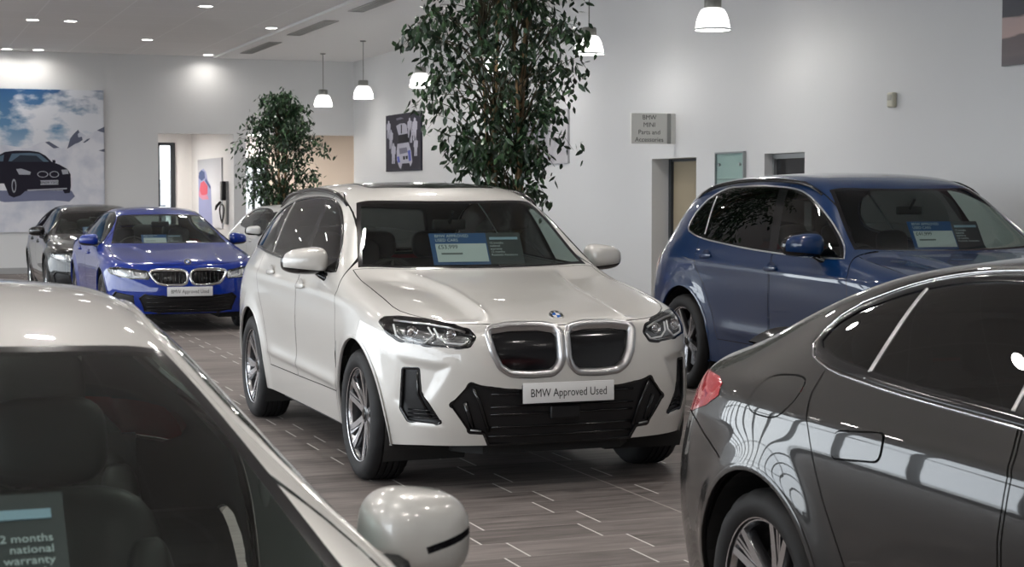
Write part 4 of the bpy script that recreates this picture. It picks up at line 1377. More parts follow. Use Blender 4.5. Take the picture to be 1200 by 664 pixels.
def s3(kind, **kw):
    F = dict(LOW_F); F.update(kw.pop('feat_up', {}))
    sc = kw.pop('scale', (1.0, 1.0, 1.0))
    sp = low_spec(*sc, kind); sp['sculpt'] = low_sculpt()
    if kind in ('saloon', 'coupe'):
        F['rear'] = [(-2.68, -.44), (-2.62, 0), (-2.68, .44), (-3.0, .52), (-3.20, .57), (-3.25, 0), (-3.20, -.57), (-3.0, -.52)]
    o = dict(name='car', spec=sp, level=3, feat=F, scale=sc, kidney=KID_LOW, kidney_smooth=False, kid_w=.022, kid_mat=M['chrome'], kid_bars=9,
             lamp_elems=LOW_EL, blacks=LOW_BLK, slats=LOW_SL, trim=M['gloss_black'], wheel=W_TWIN)
    o.update(kw)
    root, sh = build_car(o)
    p, n = sh.hit('X', 1, 0, .80 * sc[2]); roundel('bonnet_badge', root, p + Vector((.006, 0, .008)), Vector((.75, 0, .66)), .041, up=Vector((-.8, 0, .5)))
    if o.get('plate', True): number_plate(root, .845, .475)
    return root, sh

# ------------------------------------------------------------------ room
XR, YB, ZC = 9.5, 35.25, 4.42
XL, YF = -8.0, -6.5

def box_obj(name, x0, x1, y0, y1, z0, z1, mat, parent=None, bevel=0.0, kind=None):
    bm = bmesh.new(); add_box(bm, ((x0 + x1) / 2, (y0 + y1) / 2, (z0 + z1) / 2), (abs(x1 - x0), abs(y1 - y0), abs(z1 - z0)), bevel=bevel)
    o = bm_obj(name, bm, mat, parent, auto=40 if bevel else None)
    if kind: o['kind'] = kind
    return o

def multi_box(name, boxes, mat, parent=None, kind=None):
    bm = bmesh.new()
    for (x0, x1, y0, y1, z0, z1) in boxes: add_box(bm, ((x0 + x1) / 2, (y0 + y1) / 2, (z0 + z1) / 2), (abs(x1 - x0), abs(y1 - y0), abs(z1 - z0)))
    o = bm_obj(name, bm, mat, parent)
    if kind: o['kind'] = kind
    return o

def wall_material():
    m = principled('white_emulsion', (.72, .72, .72), rough=.55, spec=.3)
    b = m.node_tree.nodes['Principled BSDF']
    tc = N(m, 'ShaderNodeTexCoord'); nz = N(m, 'ShaderNodeTexNoise'); nz.inputs['Scale'].default_value = .6; nz.inputs['Detail'].default_value = 3
    cr = N(m, 'ShaderNodeValToRGB'); cr.color_ramp.elements[0].color = (.59, .59, .59, 1); cr.color_ramp.elements[1].color = (.63, .63, .63, 1)
    L(m, tc.outputs['Object'], nz.inputs['Vector']); L(m, nz.outputs['Fac'], cr.inputs[0]); L(m, cr.outputs[0], b.inputs['Base Color'])
    n2 = N(m, 'ShaderNodeTexNoise'); n2.inputs['Scale'].default_value = 60
    bp = N(m, 'ShaderNodeBump'); bp.inputs['Strength'].default_value = .03; bp.inputs['Distance'].default_value = .002
    L(m, tc.outputs['Object'], n2.inputs['Vector']); L(m, n2.outputs['Fac'], bp.inputs['Height']); L(m, bp.outputs[0], b.inputs['Normal'])
    return m

def floor_material():
    """plank tiles .6 x .305 laid along X with staggered ends."""
    m = principled('porcelain_plank_floor', (.1, .09, .085), rough=.32)
    nt = m.node_tree; b = nt.nodes['Principled BSDF']
    def math_(op, a, b_=None, c=None):
        n = N(m, 'ShaderNodeMath', operation=op)
        for i, v in enumerate((a, b_, c)):
            if v is None: continue
            if isinstance(v, (int, float)): n.inputs[i].default_value = v
            else: L(m, v, n.inputs[i])
        return n.outputs[0]
    tc = N(m, 'ShaderNodeTexCoord'); sp = N(m, 'ShaderNodeSeparateXYZ'); L(m, tc.outputs['Object'], sp.inputs[0])
    X, Y = sp.outputs[0], sp.outputs[1]
    v = math_('DIVIDE', math_('ADD', Y, 100 * .306 - 8.46), .306)
    row = math_('FLOOR', v); fy = math_('FRACT', v)
    odd = math_('MODULO', row, 2.0)
    u = math_('DIVIDE', math_('ADD', math_('SUBTRACT', X, math_('MULTIPLY', odd, .12)), 60 - 3.14 - .0), .6)
    col = math_('FLOOR', u); fx = math_('FRACT', u)
    dx = math_('MULTIPLY', math_('MINIMUM', fx, math_('SUBTRACT', 1.0, fx)), .6)
    dy = math_('MULTIPLY', math_('MINIMUM', fy, math_('SUBTRACT', 1.0, fy)), .306)
    gx = math_('LESS_THAN', dx, .0050); gy = math_('LESS_THAN', dy, .0026)
    jt = math_('LESS_THAN', math_('ABSOLUTE', math_('SUBTRACT', X, 3.74)), .006)
    # per plank tone
    cmb = N(m, 'ShaderNodeCombineXYZ'); L(m, row, cmb.inputs[0]); L(m, col, cmb.inputs[1])
    wn = N(m, 'ShaderNodeTexWhiteNoise', noise_dimensions='3D'); L(m, cmb.outputs[0], wn.inputs['Vector'])
    mp = N(m, 'ShaderNodeMapping'); mp.inputs['Scale'].default_value = (1.2, 9, 1); L(m, tc.outputs['Object'], mp.inputs[0])
    ad = N(m, 'ShaderNodeVectorMath', operation='ADD'); L(m, mp.outputs[0], ad.inputs[0]); 
    sc = N(m, 'ShaderNodeVectorMath', operation='SCALE'); L(m, wn.outputs['Color'], sc.inputs[0]); sc.inputs['Scale'].default_value = 7; L(m, sc.outputs[0], ad.inputs[1])
    nz = N(m, 'ShaderNodeTexNoise'); nz.inputs['Scale'].default_value = 2.2; nz.inputs['Detail'].default_value = 6; nz.inputs['Roughness'].default_value = .6; L(m, ad.outputs[0], nz.inputs['Vector'])
    cr = N(m, 'ShaderNodeValToRGB'); e = cr.color_ramp.elements
    e[0].position = .32; e[0].color = (.082, .070, .066, 1); e[1].position = .66; e[1].color = (.205, .180, .170, 1)
    L(m, math_('ADD', math_('MULTIPLY', nz.outputs['Fac'], .8), math_('MULTIPLY', wn.outputs['Value'], .2)), cr.inputs[0])
    mx = N(m, 'ShaderNodeMix', data_type='RGBA'); L(m, cr.outputs[0], mx.inputs['A']); mx.inputs['B'].default_value = (.26, .24, .22, 1); L(m, gy, mx.inputs['Factor'])
    m2 = N(m, 'ShaderNodeMix', data_type='RGBA'); L(m, mx.outputs['Result'], m2.inputs['A']); m2.inputs['B'].default_value = (.62, .60, .57, 1)
    L(m, math_('MULTIPLY', gx, .85), m2.inputs['Factor'])
    m3 = N(m, 'ShaderNodeMix', data_type='RGBA'); L(m, m2.outputs['Result'], m3.inputs['A']); m3.inputs['B'].default_value = (.30, .27, .25, 1); L(m, jt, m3.inputs['Factor'])
    L(m, m3.outputs['Result'], b.inputs['Base Color'])
    rr = N(m, 'ShaderNodeMapRange'); rr.inputs['To Min'].default_value = .50; rr.inputs['To Max'].default_value = .68; b.inputs['Specular IOR Level'].default_value = .22
    L(m, nz.outputs['Fac'], rr.inputs['Value']); L(m, rr.outputs[0], b.inputs['Roughness'])
    bp = N(m, 'ShaderNodeBump'); bp.inputs['Strength'].default_value = .25; bp.inputs['Distance'].default_value = .0015
    L(m, math_('SUBTRACT', nz.outputs['Fac'], math_('MULTIPLY', math_('MAXIMUM', gx, gy), 1.5)), bp.inputs['Height']); L(m, bp.outputs[0], b.inputs['Normal'])
    return m

def ceiling_tile_material():
    m = principled('mineral_ceiling_tiles', (.36, .345, .335), rough=.9)
    b = m.node_tree.nodes['Principled BSDF']
    tc = N(m, 'ShaderNodeTexCoord')
    br = N(m, 'ShaderNodeTexBrick'); br.offset = 0.0; br.inputs['Scale'].default_value = 1.0
    br.inputs['Brick Width'].default_value = 1.2; br.inputs['Row Height'].default_value = 1.2
    br.inputs['Mortar Size'].default_value = .012; br.inputs['Mortar Smooth'].default_value = .3
    br.inputs['Color1'].default_value = (.76, .745, .73, 1); br.inputs['Color2'].default_value = (.78, .765, .75, 1); br.inputs['Mortar'].default_value = (.86, .85, .84, 1)
    L(m, tc.outputs['Object'], br.inputs['Vector'])
    L(m, br.outputs['Color'], b.inputs['Base Color'])
    return m

def brick_outside():
    m = principled('painted_brick', (.55, .54, .52), rough=.9)
    b = m.node_tree.nodes['Principled BSDF']
    tc = N(m, 'ShaderNodeTexCoord'); mp = N(m, 'ShaderNodeMapping'); mp.inputs['Rotation'].default_value = (radians(90), 0, 0)
    br = N(m, 'ShaderNodeTexBrick'); br.inputs['Scale'].default_value = 1; br.inputs['Brick Width'].default_value = .45; br.inputs['Row Height'].default_value = .2; br.inputs['Mortar Size'].default_value = .015
    br.inputs['Color1'].default_value = (.58, .57, .56, 1); br.inputs['Color2'].default_value = (.50, .49, .48, 1); br.inputs['Mortar'].default_value = (.36, .36, .36, 1)
    L(m, tc.outputs['Object'], mp.inputs[0]); L(m, mp.outputs[0], br.inputs['Vector']); L(m, br.outputs['Color'], b.inputs['Base Color'])
    return m

def build_room():
    WM = wall_material(); FM = floor_material(); CM = ceiling_tile_material()
    white = principled('white_plaster', (.78, .775, .77), rough=.7)
    warm = principled('cream_wall', (.58, .51, .44), rough=.7)
    dark = principled('dark_window_frame', (.03, .035, .04), rough=.4)
    beige = principled('beige_door', (.30, .25, .17), rough=.6)
    grey_frame = principled('grey_metal_frame', (.35, .36, .36), rough=.35, metal=.6)
    pane = glass_mat('window_pane', (.93, .95, .95))
    g = box_obj('floor', XL, 12.5, YF, 41, -.12, 0, FM, kind='structure')
    # right-hand wall with its two openings
    T = .30
    segs = [(YF, 16.386), (17.287, 19.022), (20.315, YB)]
    B = [(XR, XR + T, a, b, 0, ZC) for a, b in segs] + [(XR, XR + T, 16.386, 17.287, 2.048, ZC), (XR, XR + T, 19.022, 20.315, 2.045, ZC)]
    multi_box('wall_right', B, WM, kind='structure')
    # doorway: cream door leaf in a dark frame set back in the wall
    d = box_obj('door_1', XR + T - .02, XR + T + .03, 19.02, 20.27, 0, 2.045, beige, kind='structure')
    multi_box('door_frame', [(XR + T - .06, XR + T + .03, 20.24, 20.31, 0, 2.045), (XR + T - .05, XR + T + .03, 19.02, 20.31, 2.01, 2.045)], dark, d)
    bm = bmesh.new(); add_tube(bm, [(XR + T - .03, 19.16, 1.02), (XR + T - .09, 19.16, 1.02), (XR + T - .09, 19.30, 1.02)], .011, 8); bm_obj('door_handle', bm, grey_frame, d, smooth=True)
    d2 = box_obj('door_2', XR + .14, XR + .19, 16.39, 17.285, 0, 2.046, M['gloss_black'], kind='structure')
    multi_box('door_frame', [(XR + .10, XR + .20, 16.39, 17.285, 1.99, 2.046), (XR + .10, XR + .20, 16.39, 16.43, 0, 2.0), (XR + .10, XR + .20, 17.25, 17.285, 0, 2.0)], grey_frame, d2)
    # back wall: solid on the left, bulkhead over the side bay, one pier
    multi_box('wall_back', [(XL, 5.372, YB, YB + .25, 0, ZC), (5.372, XR + T, YB, YB + .25, 2.83, ZC)], WM, kind='structure')
    multi_box('wall_pier', [(6.924, 7.18, YB, YB + .28, 0, 2.83)], WM, kind='structure')
    multi_box('wall_partition', [(6.924, 7.02, YB + .28, 40.3, 0, 3.02)], WM, kind='structure')
    multi_box('wall_bay', [(3.5, 6.12, 40.3, 40.5, 0, 3.05), (6.12, 6.53, 40.3, 40.5, 2.79, 3.05), (6.53, 7.02, 40.3, 40.5, 0, 3.05), (6.12, 6.53, 40.3, 40.5, 0, .25),
                       (3.3, 3.5, YB + .25, 40.5, 0, 3.05)], white, kind='structure')
    multi_box('wall_cream', [(8.75, 12.4, 40.3, 40.5, 0, 3.1)], warm, kind='structure')
    multi_box('wall_bay_right', [(12.4, 12.5, YB, 40.5, 0, 3.1), (7.02, 8.75, 40.3, 40.5, 2.45, 3.1), (XR + T, 12.5, YB + .0, YB + .25, 0, 3.1)], white, kind='structure')
    box_obj('ceiling_bay', 3.3, 12.5, YB + .25, 40.5, 3.0, 3.1, white, kind='structure')
    w1 = multi_box('window_1', [(6.12, 6.18, 40.28, 40.36, .25, 2.79), (6.42, 6.53, 40.26, 40.38, .25, 2.79), (6.12, 6.53, 40.28, 40.36, 2.72, 2.79)], dark, kind='structure')
    box_obj('window_pane', 6.18, 6.42, 40.31, 40.32, .25, 2.72, pane, w1)
    w2 = multi_box('window_2', [(7.02, 8.75, 40.28, 40.38, 2.24, 2.45), (8.66, 8.75, 40.28, 40.38, 0, 2.24), (8.36, 8.42, 40.28, 40.38, 0, 2.24), (7.02, 8.75, 40.28, 40.38, 0, .08)], dark, kind='structure')
    box_obj('window_pane', 7.02, 8.7, 40.31, 40.32, .08, 2.24, pane, w2)
    # yard outside the back windows
    box_obj('ground', -20, 30, 41, 70, -.2, -.1, principled('tarmac', (.10, .10, .10), rough=.9), kind='structure')
    box_obj('wall_yard', 7.0, 9.6, 44.5, 44.7, -.1, 2.2, brick_outside(), kind='structure')
    box_obj('wall_far_yard', 2, 14, 60, 60.3, -.1, 2.1, principled('grey_cladding', (.35, .36, .37), rough=.8), kind='structure')
    multi_box('wall_yard_fence', [(2, 14, 52, 52.05, -.1, 1.25)], principled('dark_fence', (.05, .055, .06), rough=.8), kind='structure')
    # ceilings
    box_obj('ceiling', XL, 6.6, YF, YB, ZC, ZC + .12, CM, kind='structure')
    box_obj('ceiling_plaster', 6.6, XR + T, YF, YB, ZC - .035, ZC + .12, white, kind='structure')
    multi_box('trim_1', [(6.52, 6.60, YF, YB, ZC - .04, ZC + .0)], principled('white_trim', (.72, .72, .71), rough=.5), kind='structure')
    # glazed left and front walls
    def glazing(name, fixed, a0, a1, along, step, n):
        fr = []; 
        def bx(a, b, z0, z1, t=.07):
            return (fixed - t, fixed + t, a, b, z0, z1) if along == 'Y' else (a, b, fixed - t, fixed + t, z0, z1)
        fr.append(bx(a0, a1, 0, .35)); fr.append(bx(a0, a1, 3.69, 3.77, .07)); fr.append(bx(a0, a1, 2.35, 2.43, .05))
        k = a0
        while k < a1 + .01:
            fr.append(bx(k - .04, k + .04, .35, 3.75)); k += step
        w = multi_box(name, fr, dark, kind='structure')
        multi_box('wall_over_' + name, [bx(a0, a1, 3.77, ZC, .12)], WM, kind='structure')
        p = bx(a0, a1, .35, 3.75, .006)
        box_obj('window_pane', *p, pane, w)
        return w
    glazing('window_3', XL, YF, YB, 'Y', 1.75, 0)
    glazing('window_4', YF, XL, -3.2, 'X', 1.6, 0)
    multi_box('wall_front', [(-3.15, XR + T, YF - .1, YF + .1, 0, ZC)], WM, kind='structure')
    # skirting of the right wall
    multi_box('baseboard_right', [(XR - .015, XR, a, b, 0, .12) for a, b in segs], principled('grey_skirting', (.30, .30, .30), rough=.5), kind='structure')
    multi_box('baseboard_back', [(XL, 5.372, YB - .015, YB, 0, .12)], principled('grey_skirting_b', (.30, .30, .30), rough=.5), kind='structure')
    # forecourt outside
    box_obj('ground_forecourt', -60, XL - .15, -60, 60, -.3, -.06, principled('forecourt', (.48, .47, .45), rough=.9), kind='structure')
    box_obj('ground_street', XL - .15, 40, -60, YF - .15, -.3, -.06, principled('street', (.42, .41, .40), rough=.9), kind='structure')
    # covered canopy slab outside the front so that the sky is seen low only
    return

# ------------------------------------------------------------------ fittings
def downlight(x, y, label):
    o = bpy.data.objects
    global DL_PROTO
    try: proto = DL_PROTO
    except NameError:
        bm = bmesh.new()
        prof = [(.135, 0), (.135, -.008), (.105, -.010), (.098, .0), (.092, .03)]
        add_lathe(bm, prof, 28)
        root = empty('downlight', (x, y, ZC)); 
        r1 = bm_obj('trim_ring', bm, principled('downlight_ring', (.7, .7, .7), rough=.4), root, auto=40)
        bm = bmesh.new(); add_lathe(bm, [(0, -.004), (.098, -.004)], 28)
        r2 = bm_obj('diffuser', bm, M['lamp_on'], root)
        DL_PROTO = (root, r1, r2)
        r = root
    else:
        r = proto[0].copy(); COL.objects.link(r); r.location = (x, y, ZC)
        for p in proto[1:]:
            c = p.copy(); COL.objects.link(c); c.parent = r
    tag(r, label, 'ceiling light', 'recessed downlights in the tiled ceiling')
    ld = LAMP_DIM if y > 34 else LAMP; lo = bpy.data.objects.new('downlight_lamp', ld); COL.objects.link(lo); lo.parent = r; lo.location = (0, 0, -.012)
    return r

def ceiling_lights():
    global LAMP
    M['lamp_on'] = principled('lamp_diffuser_lit', (.9, .9, .88), rough=.5, emis=(1, .97, .92, 1), estr=14)
    LAMP = bpy.data.lights.new('downlight_lamp', 'AREA'); LAMP.shape = 'DISK'; LAMP.size = .19; LAMP.energy = 15; LAMP.color = (1, .955, .90)
    LAMP.spread = radians(150)
    global LAMP_DIM
    LAMP_DIM = LAMP.copy(); LAMP_DIM.energy = 4.5
    pos = []
    for k in range(-4, 6):
        y = 28.85 - 2.975 * 0 + 5.95 * (k if False else 0)
    rows = []
    y = 34.82; even = True
    while y > -5:
        xs = (-4.9, -4.3, -1.25, -.65, 2.4, 3.0, 6.34) if even else (-6.3, -2.7, 1.0, 4.68)
        for x in xs: pos.append((x, y))
        y -= 2.985; even = not even
    vis = {(2.4, 34.82): 'round recessed downlight at the far left, next to the back wall', (3.0, 34.82): 'round recessed downlight by the back wall, second from the left',
           (2.4, 28.85): 'left of the two close downlights in the upper left corner of the ceiling', (3.0, 28.85): 'right of the two close downlights in the upper left corner of the ceiling',
           (4.68, 31.84): 'single downlight in the middle of the far tiled ceiling', (4.68, 25.87): 'downlight nearest the top edge of the photo in the tiled ceiling',
           (6.34, 28.85): 'downlight beside the air slots at the tiled ceiling edge', (6.34, 34.82): 'downlight in the far corner where tiled ceiling meets back wall'}
    for (x, y) in pos:
        lab = None
        for (a, b), t in vis.items():
            if abs(a - x) < .05 and abs(b - y) < .1: lab = t
        downlight(x, y, lab or 'round recessed downlight in the tiled ceiling outside the photo, above the parked cars')

def bay_fill_lights():
    ld = bpy.data.lights.new('bay_fill_lamp', 'AREA'); ld.shape = 'DISK'; ld.size = .3; ld.energy = 45; ld.color = (1, .93, .85)  # fill lamps added to brighten the otherwise dark side bay
    proto = None
    for x, y, lab in ((5.2, 37.2, 'added fill lamp in the side bay left of the figure poster'), (8.2, 37.2, 'added fill lamp in the side bay right of the pier'), (10.6, 37.2, 'added fill lamp in the side bay before the cream wall'),
                      (5.2, 39.2, 'added fill lamp in the side bay beside the narrow window'), (8.2, 39.2, 'added fill lamp in the side bay near the back glazing')):
        if proto is None:
            r = empty('bay_fill_lamp', (x, y, 3.0)); bm = bmesh.new(); add_lathe(bm, [(.0, -.05), (.15, -.05), (.17, -.04), (.18, 0)], 32)
            p = bm_obj('fill_lamp_dish', bm, principled('bay_fill_dish', (.75, .75, .75), rough=.4), r, auto=40)
            bm = bmesh.new(); add_lathe(bm, [(0, -.056), (.14, -.056), (.145, -.05)], 32); q = bm_obj('diffuser', bm, M['lamp_on'], r); proto = (r, p, q)
        else:
            r = proto[0].copy(); COL.objects.link(r); r.location = (x, y, 3.0)
            for c in proto[1:]:
                d = c.copy(); COL.objects.link(d); d.parent = r
        tag(r, lab, 'ceiling light', 'added fill lamps in the side bay')
        lo = bpy.data.objects.new('bay_fill_light', ld); COL.objects.link(lo); lo.parent = r; lo.location = (0, 0, -.07)

def pendant(x, y, label):
    global PEND
    try: P_ = PEND
    except NameError:
        root = empty('pendant_lamp', (x, y, 3.33))
        bm = bmesh.new()   # shade: ribbed clear glass bell
        prof = [(.185, 0), (.190, .012), (.180, .03), (.172, .09), (.155, .16), (.125, .215), (.085, .235)]
        add_lathe(bm, prof, 48)
        a = bm_obj('lamp_shade', bm, M['shade_glass'], root, smooth=True)
        bm = bmesh.new(); add_lathe(bm, [(.186, -.002), (.194, .004), (.194, .016), (.184, .020)], 48, closed=True)
        a2 = bm_obj('shade_rim', bm, M['shade_rim'], root, smooth=True)
        bm = bmesh.new(); add_lathe(bm, [(0, .055), (.085, .055), (.110, .075), (.115, .15), (.09, .185), (0, .20)], 32)
        b = bm_obj('lamp_bulb', bm, M['pend_on'], root, smooth=True)
        bm = bmesh.new(); add_lathe(bm, [(0, .225), (.085, .225), (.092, .235), (.092, .32), (.080, .335), (.02, .34), (0, .34)], 28)
        c = bm_obj('lamp_housing', bm, M['lamp_grey'], root, auto=40)
        bm = bmesh.new(); add_tube(bm, [(0, 0, .33), (0, 0, ZC - 3.33 - .035)], .008, 8); add_lathe(bm, [(0, ZC - 3.33 - .06), (.05, ZC - 3.33 - .055), (.055, ZC - 3.33 - .036), (0, ZC - 3.33 - .036)], 20)
        d = bm_obj('cable', bm, M['lamp_grey'], root, auto=40)
        PEND = (root, a, a2, b, c, d); r = root
    else:
        r = P_[0].copy(); COL.objects.link(r); r.location = (x, y, 3.33)
        for p in P_[1:]:
            c = p.copy(); COL.objects.link(c); c.parent = r
    tag(r, label, 'pendant lamp', 'glass pendant lamps along the right wall')
    ld = PLAMP; lo = bpy.data.objects.new('pendant_light', ld); COL.objects.link(lo); lo.parent = r; lo.location = (0, 0, .03)

def shade_material():
    m = bpy.data.materials.new('prismatic_glass'); m.use_nodes = True; m.node_tree.nodes.clear()
    out = N(m, 'ShaderNodeOutputMaterial'); tr = N(m, 'ShaderNodeBsdfTransparent'); tl = N(m, 'ShaderNodeBsdfTranslucent'); df = N(m, 'ShaderNodeBsdfDiffuse')
    tl.inputs[0].default_value = (.9, .9, .9, 1); df.inputs[0].default_value = (.8, .8, .8, 1); tr.inputs[0].default_value = (.9, .92, .93, 1)
    a = N(m, 'ShaderNodeMixShader'); a.inputs[0].default_value = .3; L(m, tl.outputs[0], a.inputs[1]); L(m, df.outputs[0], a.inputs[2])
    b = N(m, 'ShaderNodeMixShader'); b.inputs[0].default_value = .55; L(m, tr.outputs[0], b.inputs[1]); L(m, a.outputs[0], b.inputs[2]); L(m, b.outputs[0], out.inputs[0])
    return m

def pendants():
    global PLAMP
    M['shade_glass'] = shade_material()
    M['shade_rim'] = principled('glass_rim', (.7, .72, .72), rough=.2)
    M['pend_on'] = principled('pendant_bulb_lit', (.9, .9, .9), rough=.5, emis=(1, .98, .95, 1), estr=5)
    M['lamp_grey'] = principled('grey_lamp_metal', (.22, .22, .20), rough=.45, metal=.4)
    PLAMP = bpy.data.lights.new('pendant_light', 'POINT'); PLAMP.shadow_soft_size = .09; PLAMP.energy = 30; PLAMP.color = (1, .97, .93)
    L_ = ['pendant lamp hanging at the top edge, above the projecting sign and blue car', 'pendant lamp half hidden by the right side of the tall tree',
          'pendant lamp hidden behind the crown of the tall tree', 'pendant lamp left of the tall tree, above the race car picture',
          'right of the two pendant lamps above the small tree by the far corner', 'left of the two pendant lamps above the small tree, furthest away']
    for k, y in enumerate((16.35, 19.72, 23.25, 26.78, 30.30, 33.3)): pendant(8.35, y, L_[k])

def slot_vents():
    gm = principled('slot_vent_metal', (.30, .30, .29), rough=.5, metal=.3)
    labs = ['long slot air vent nearest the back wall, in the plaster ceiling strip', 'long slot air vent in the plaster ceiling strip, middle of the three', 'long slot air vent cropped by the top edge of the photo']
    for k, (y0, y1) in enumerate(((31.1, 33.75), (26.95, 29.6), (22.8, 25.45))):
        r = empty('air_vent', (6.9, (y0 + y1) / 2, ZC - .036)); tag(r, labs[k], 'air vent', 'slot air vents in the ceiling')
        h = (y1 - y0) / 2
        multi_box('vent_frame', [(-.12, -.10, -h, h, -.012, .0), (.10, .12, -h, h, -.012, 0), (-.12, .12, -h - .02, -h, -.012, 0), (-.12, .12, h, h + .02, -.012, 0)], gm, r)
        multi_box('vent_blades', [(-.10 + .05 * i + .012, -.10 + .05 * i + .034, -h, h, -.008, -.002) for i in range(4)], gm, r)
        box_obj('vent_back', -.10, .10, -h, h, -.002, .0, M['satin_black'], r)

# ------------------------------------------------------------------ pictures
def quad_on(name, pts, mat, parent, basis_m, d=.002, th=.0015):
    """flat shape of a print: 2D points on the picture face."""
    bm = bmesh.new(); P0 = [basis_m @ Vector((a, b, d)) for a, b in pts]
    bm.faces.new([bm.verts.new(p) for p in P0])
    return bm_obj(name, bm, mat, parent)

def shape_set(name, polys, mat, parent, bmx, d):
    from mathutils.geometry import tessellate_polygon
    bm = bmesh.new()
    for pts in polys:
        vs = [bm.verts.new(bmx @ Vector((a, b, d))) for a, b in pts]
        for t in tessellate_polygon([[Vector((a, b, 0)) for a, b in pts]]): 
            try: bm.faces.new([vs[i] for i in t])
            except ValueError: pass
    return bm_obj(name, bm, mat, parent)

def flatm(name, c, rough=.7): return principled(name, c, rough=.7, spec=.1)

def snow_poster():
    x0, x1, z0, z1 = -.25, 4.285, .832, 3.67
    r = empty('wall_picture', ((x0 + x1) / 2, YB - .03, z0)); tag(r, 'huge photo poster of a dark car in snow on the back wall', 'picture')
    m = principled('snow_scene_print', (.5, .5, .5), rough=.4)
    b = m.node_tree.nodes['Principled BSDF']
    tc = N(m, 'ShaderNodeTexCoord'); sp = N(m, 'ShaderNodeSeparateXYZ'); L(m, tc.outputs['Object'], sp.inputs[0])
    H = z1 - z0
    mr = N(m, 'ShaderNodeMapRange'); mr.inputs['From Min'].default_value = 0; mr.inputs['From Max'].default_value = H; L(m, sp.outputs[2], mr.inputs['Value'])
    sky = N(m, 'ShaderNodeValToRGB'); e = sky.color_ramp.elements
    e[0].position = .45; e[0].color = srgb(175, 190, 205); e[1].position = 1; e[1].color = srgb(34, 78, 122)
    q = sky.color_ramp.elements.new(.75); q.color = srgb(84, 128, 165)
    L(m, mr.outputs[0], sky.inputs[0])
    mp = N(m, 'ShaderNodeMapping'); mp.inputs['Scale'].default_value = (1, 1, 1.9); L(m, tc.outputs['Object'], mp.inputs[0])
    nz = N(m, 'ShaderNodeTexNoise'); nz.inputs['Scale'].default_value = 1.25; nz.inputs['Detail'].default_value = 7; nz.inputs['Roughness'].default_value = .55; L(m, mp.outputs[0], nz.inputs['Vector'])
    # clouds thicker towards the right and the horizon
    ax = N(m, 'ShaderNodeMath', operation='MULTIPLY_ADD'); L(m, sp.outputs[0], ax.inputs[0]); ax.inputs[1].default_value = .05; L(m, nz.outputs['Fac'], ax.inputs[2])
    az = N(m, 'ShaderNodeMath', operation='MULTIPLY_ADD'); L(m, mr.outputs[0], az.inputs[0]); az.inputs[1].default_value = -.38; L(m, ax.outputs[0], az.inputs[2])
    cr = N(m, 'ShaderNodeValToRGB'); cr.color_ramp.elements[0].position = .17; cr.color_ramp.elements[1].position = .30; L(m, az.outputs[0], cr.inputs[0])
    mx = N(m, 'ShaderNodeMix', data_type='RGBA'); L(m, cr.outputs[0], mx.inputs['Factor']); L(m, sky.outputs[0], mx.inputs['A']); mx.inputs['B'].default_value = srgb(206, 208, 214)
    L(m, mx.outputs['Result'], b.inputs['Base Color'])
    w = (x1 - x0) / 2
    box_obj('picture_panel', -w, w, -.02, .03, 0, H, m, r)
    bmx = Matrix(((1, 0, 0, 0), (0, 0, -1, -.02), (0, 1, 0, 0), (0, 0, 0, 1)))   # (x, z, out)
    # pixel frame of the visible part: 120.5 px wide = 2.0 m ; helper from photo crop pixels
    def c(px, py): # crop px (498x664 of region 0..135, 95..275)
        X = 2.289 + (px / 3.689) * (4.281 - 2.289) / 120.5 - (x0 + x1) / 2
        Z = 3.666 - ((py / 3.689 + 95) - 104.8) * (2.835 / 166.0) - z0
        return (X, Z)
    snow = principled('snow_print', (.6, .6, .62), rough=.4)
    tcs = N(snow, 'ShaderNodeTexCoord'); ns = N(snow, 'ShaderNodeTexNoise'); ns.inputs['Scale'].default_value = 2.2; ns.inputs['Detail'].default_value = 6; L(snow, tcs.outputs['Object'], ns.inputs['Vector'])
    crs = N(snow, 'ShaderNodeValToRGB'); crs.color_ramp.elements[0].position = .35; crs.color_ramp.elements[0].color = srgb(178, 182, 196); crs.color_ramp.elements[1].position = .6; crs.color_ramp.elements[1].color = srgb(208, 208, 214)
    L(snow, ns.outputs['Fac'], crs.inputs[0]); L(snow, crs.outputs[0], snow.node_tree.nodes['Principled BSDF'].inputs['Base Color'])
    hor = [c(-430, 290), c(-250, 270), c(-100, 285), c(20, 275), c(110, 290), c(170, 262), c(205, 258), c(260, 290), c(290, 262), c(330, 208), c(370, 235), c(400, 215), c(448, 195)]
    zb = 0.0
    shape_set('print_snow', [hor + [(w, hor[-1][1]), (w, zb), (-w, zb), (-w, hor[0][1])]], snow, r, bmx, .0015)
    rock = flatm('rock_print', srgb(96, 100, 116)[:3]); 
    shape_set('print_rocks', [[c(283, 290), c(291, 268), c(297, 245), c(312, 226), c(333, 206), c(338, 218), c(330, 226), c(334, 240), c(348, 236), c(352, 250), c(335, 262), c(318, 268), c(300, 280)], [c(352, 262), c(372, 246), c(385, 243), c(378, 252), c(362, 262)],
                              [c(415, 208), c(448, 192), c(448, 218), c(430, 214)], [c(188, 262), c(205, 258), c(250, 285), c(225, 288)], [c(420, 296), c(448, 288), c(448, 302)]], rock, r, bmx, .003)
    shade = flatm('shade_print', srgb(112, 116, 140)[:3])
    shape_set('print_car_ground', [[c(-60, 500), c(10, 520), c(120, 515), c(220, 512), c(290, 518), c(315, 495), c(300, 470), c(-60, 470)]], shade, r, bmx, .004)
    bk = flatm('car_print', srgb(38, 36, 46)[:3], .35)
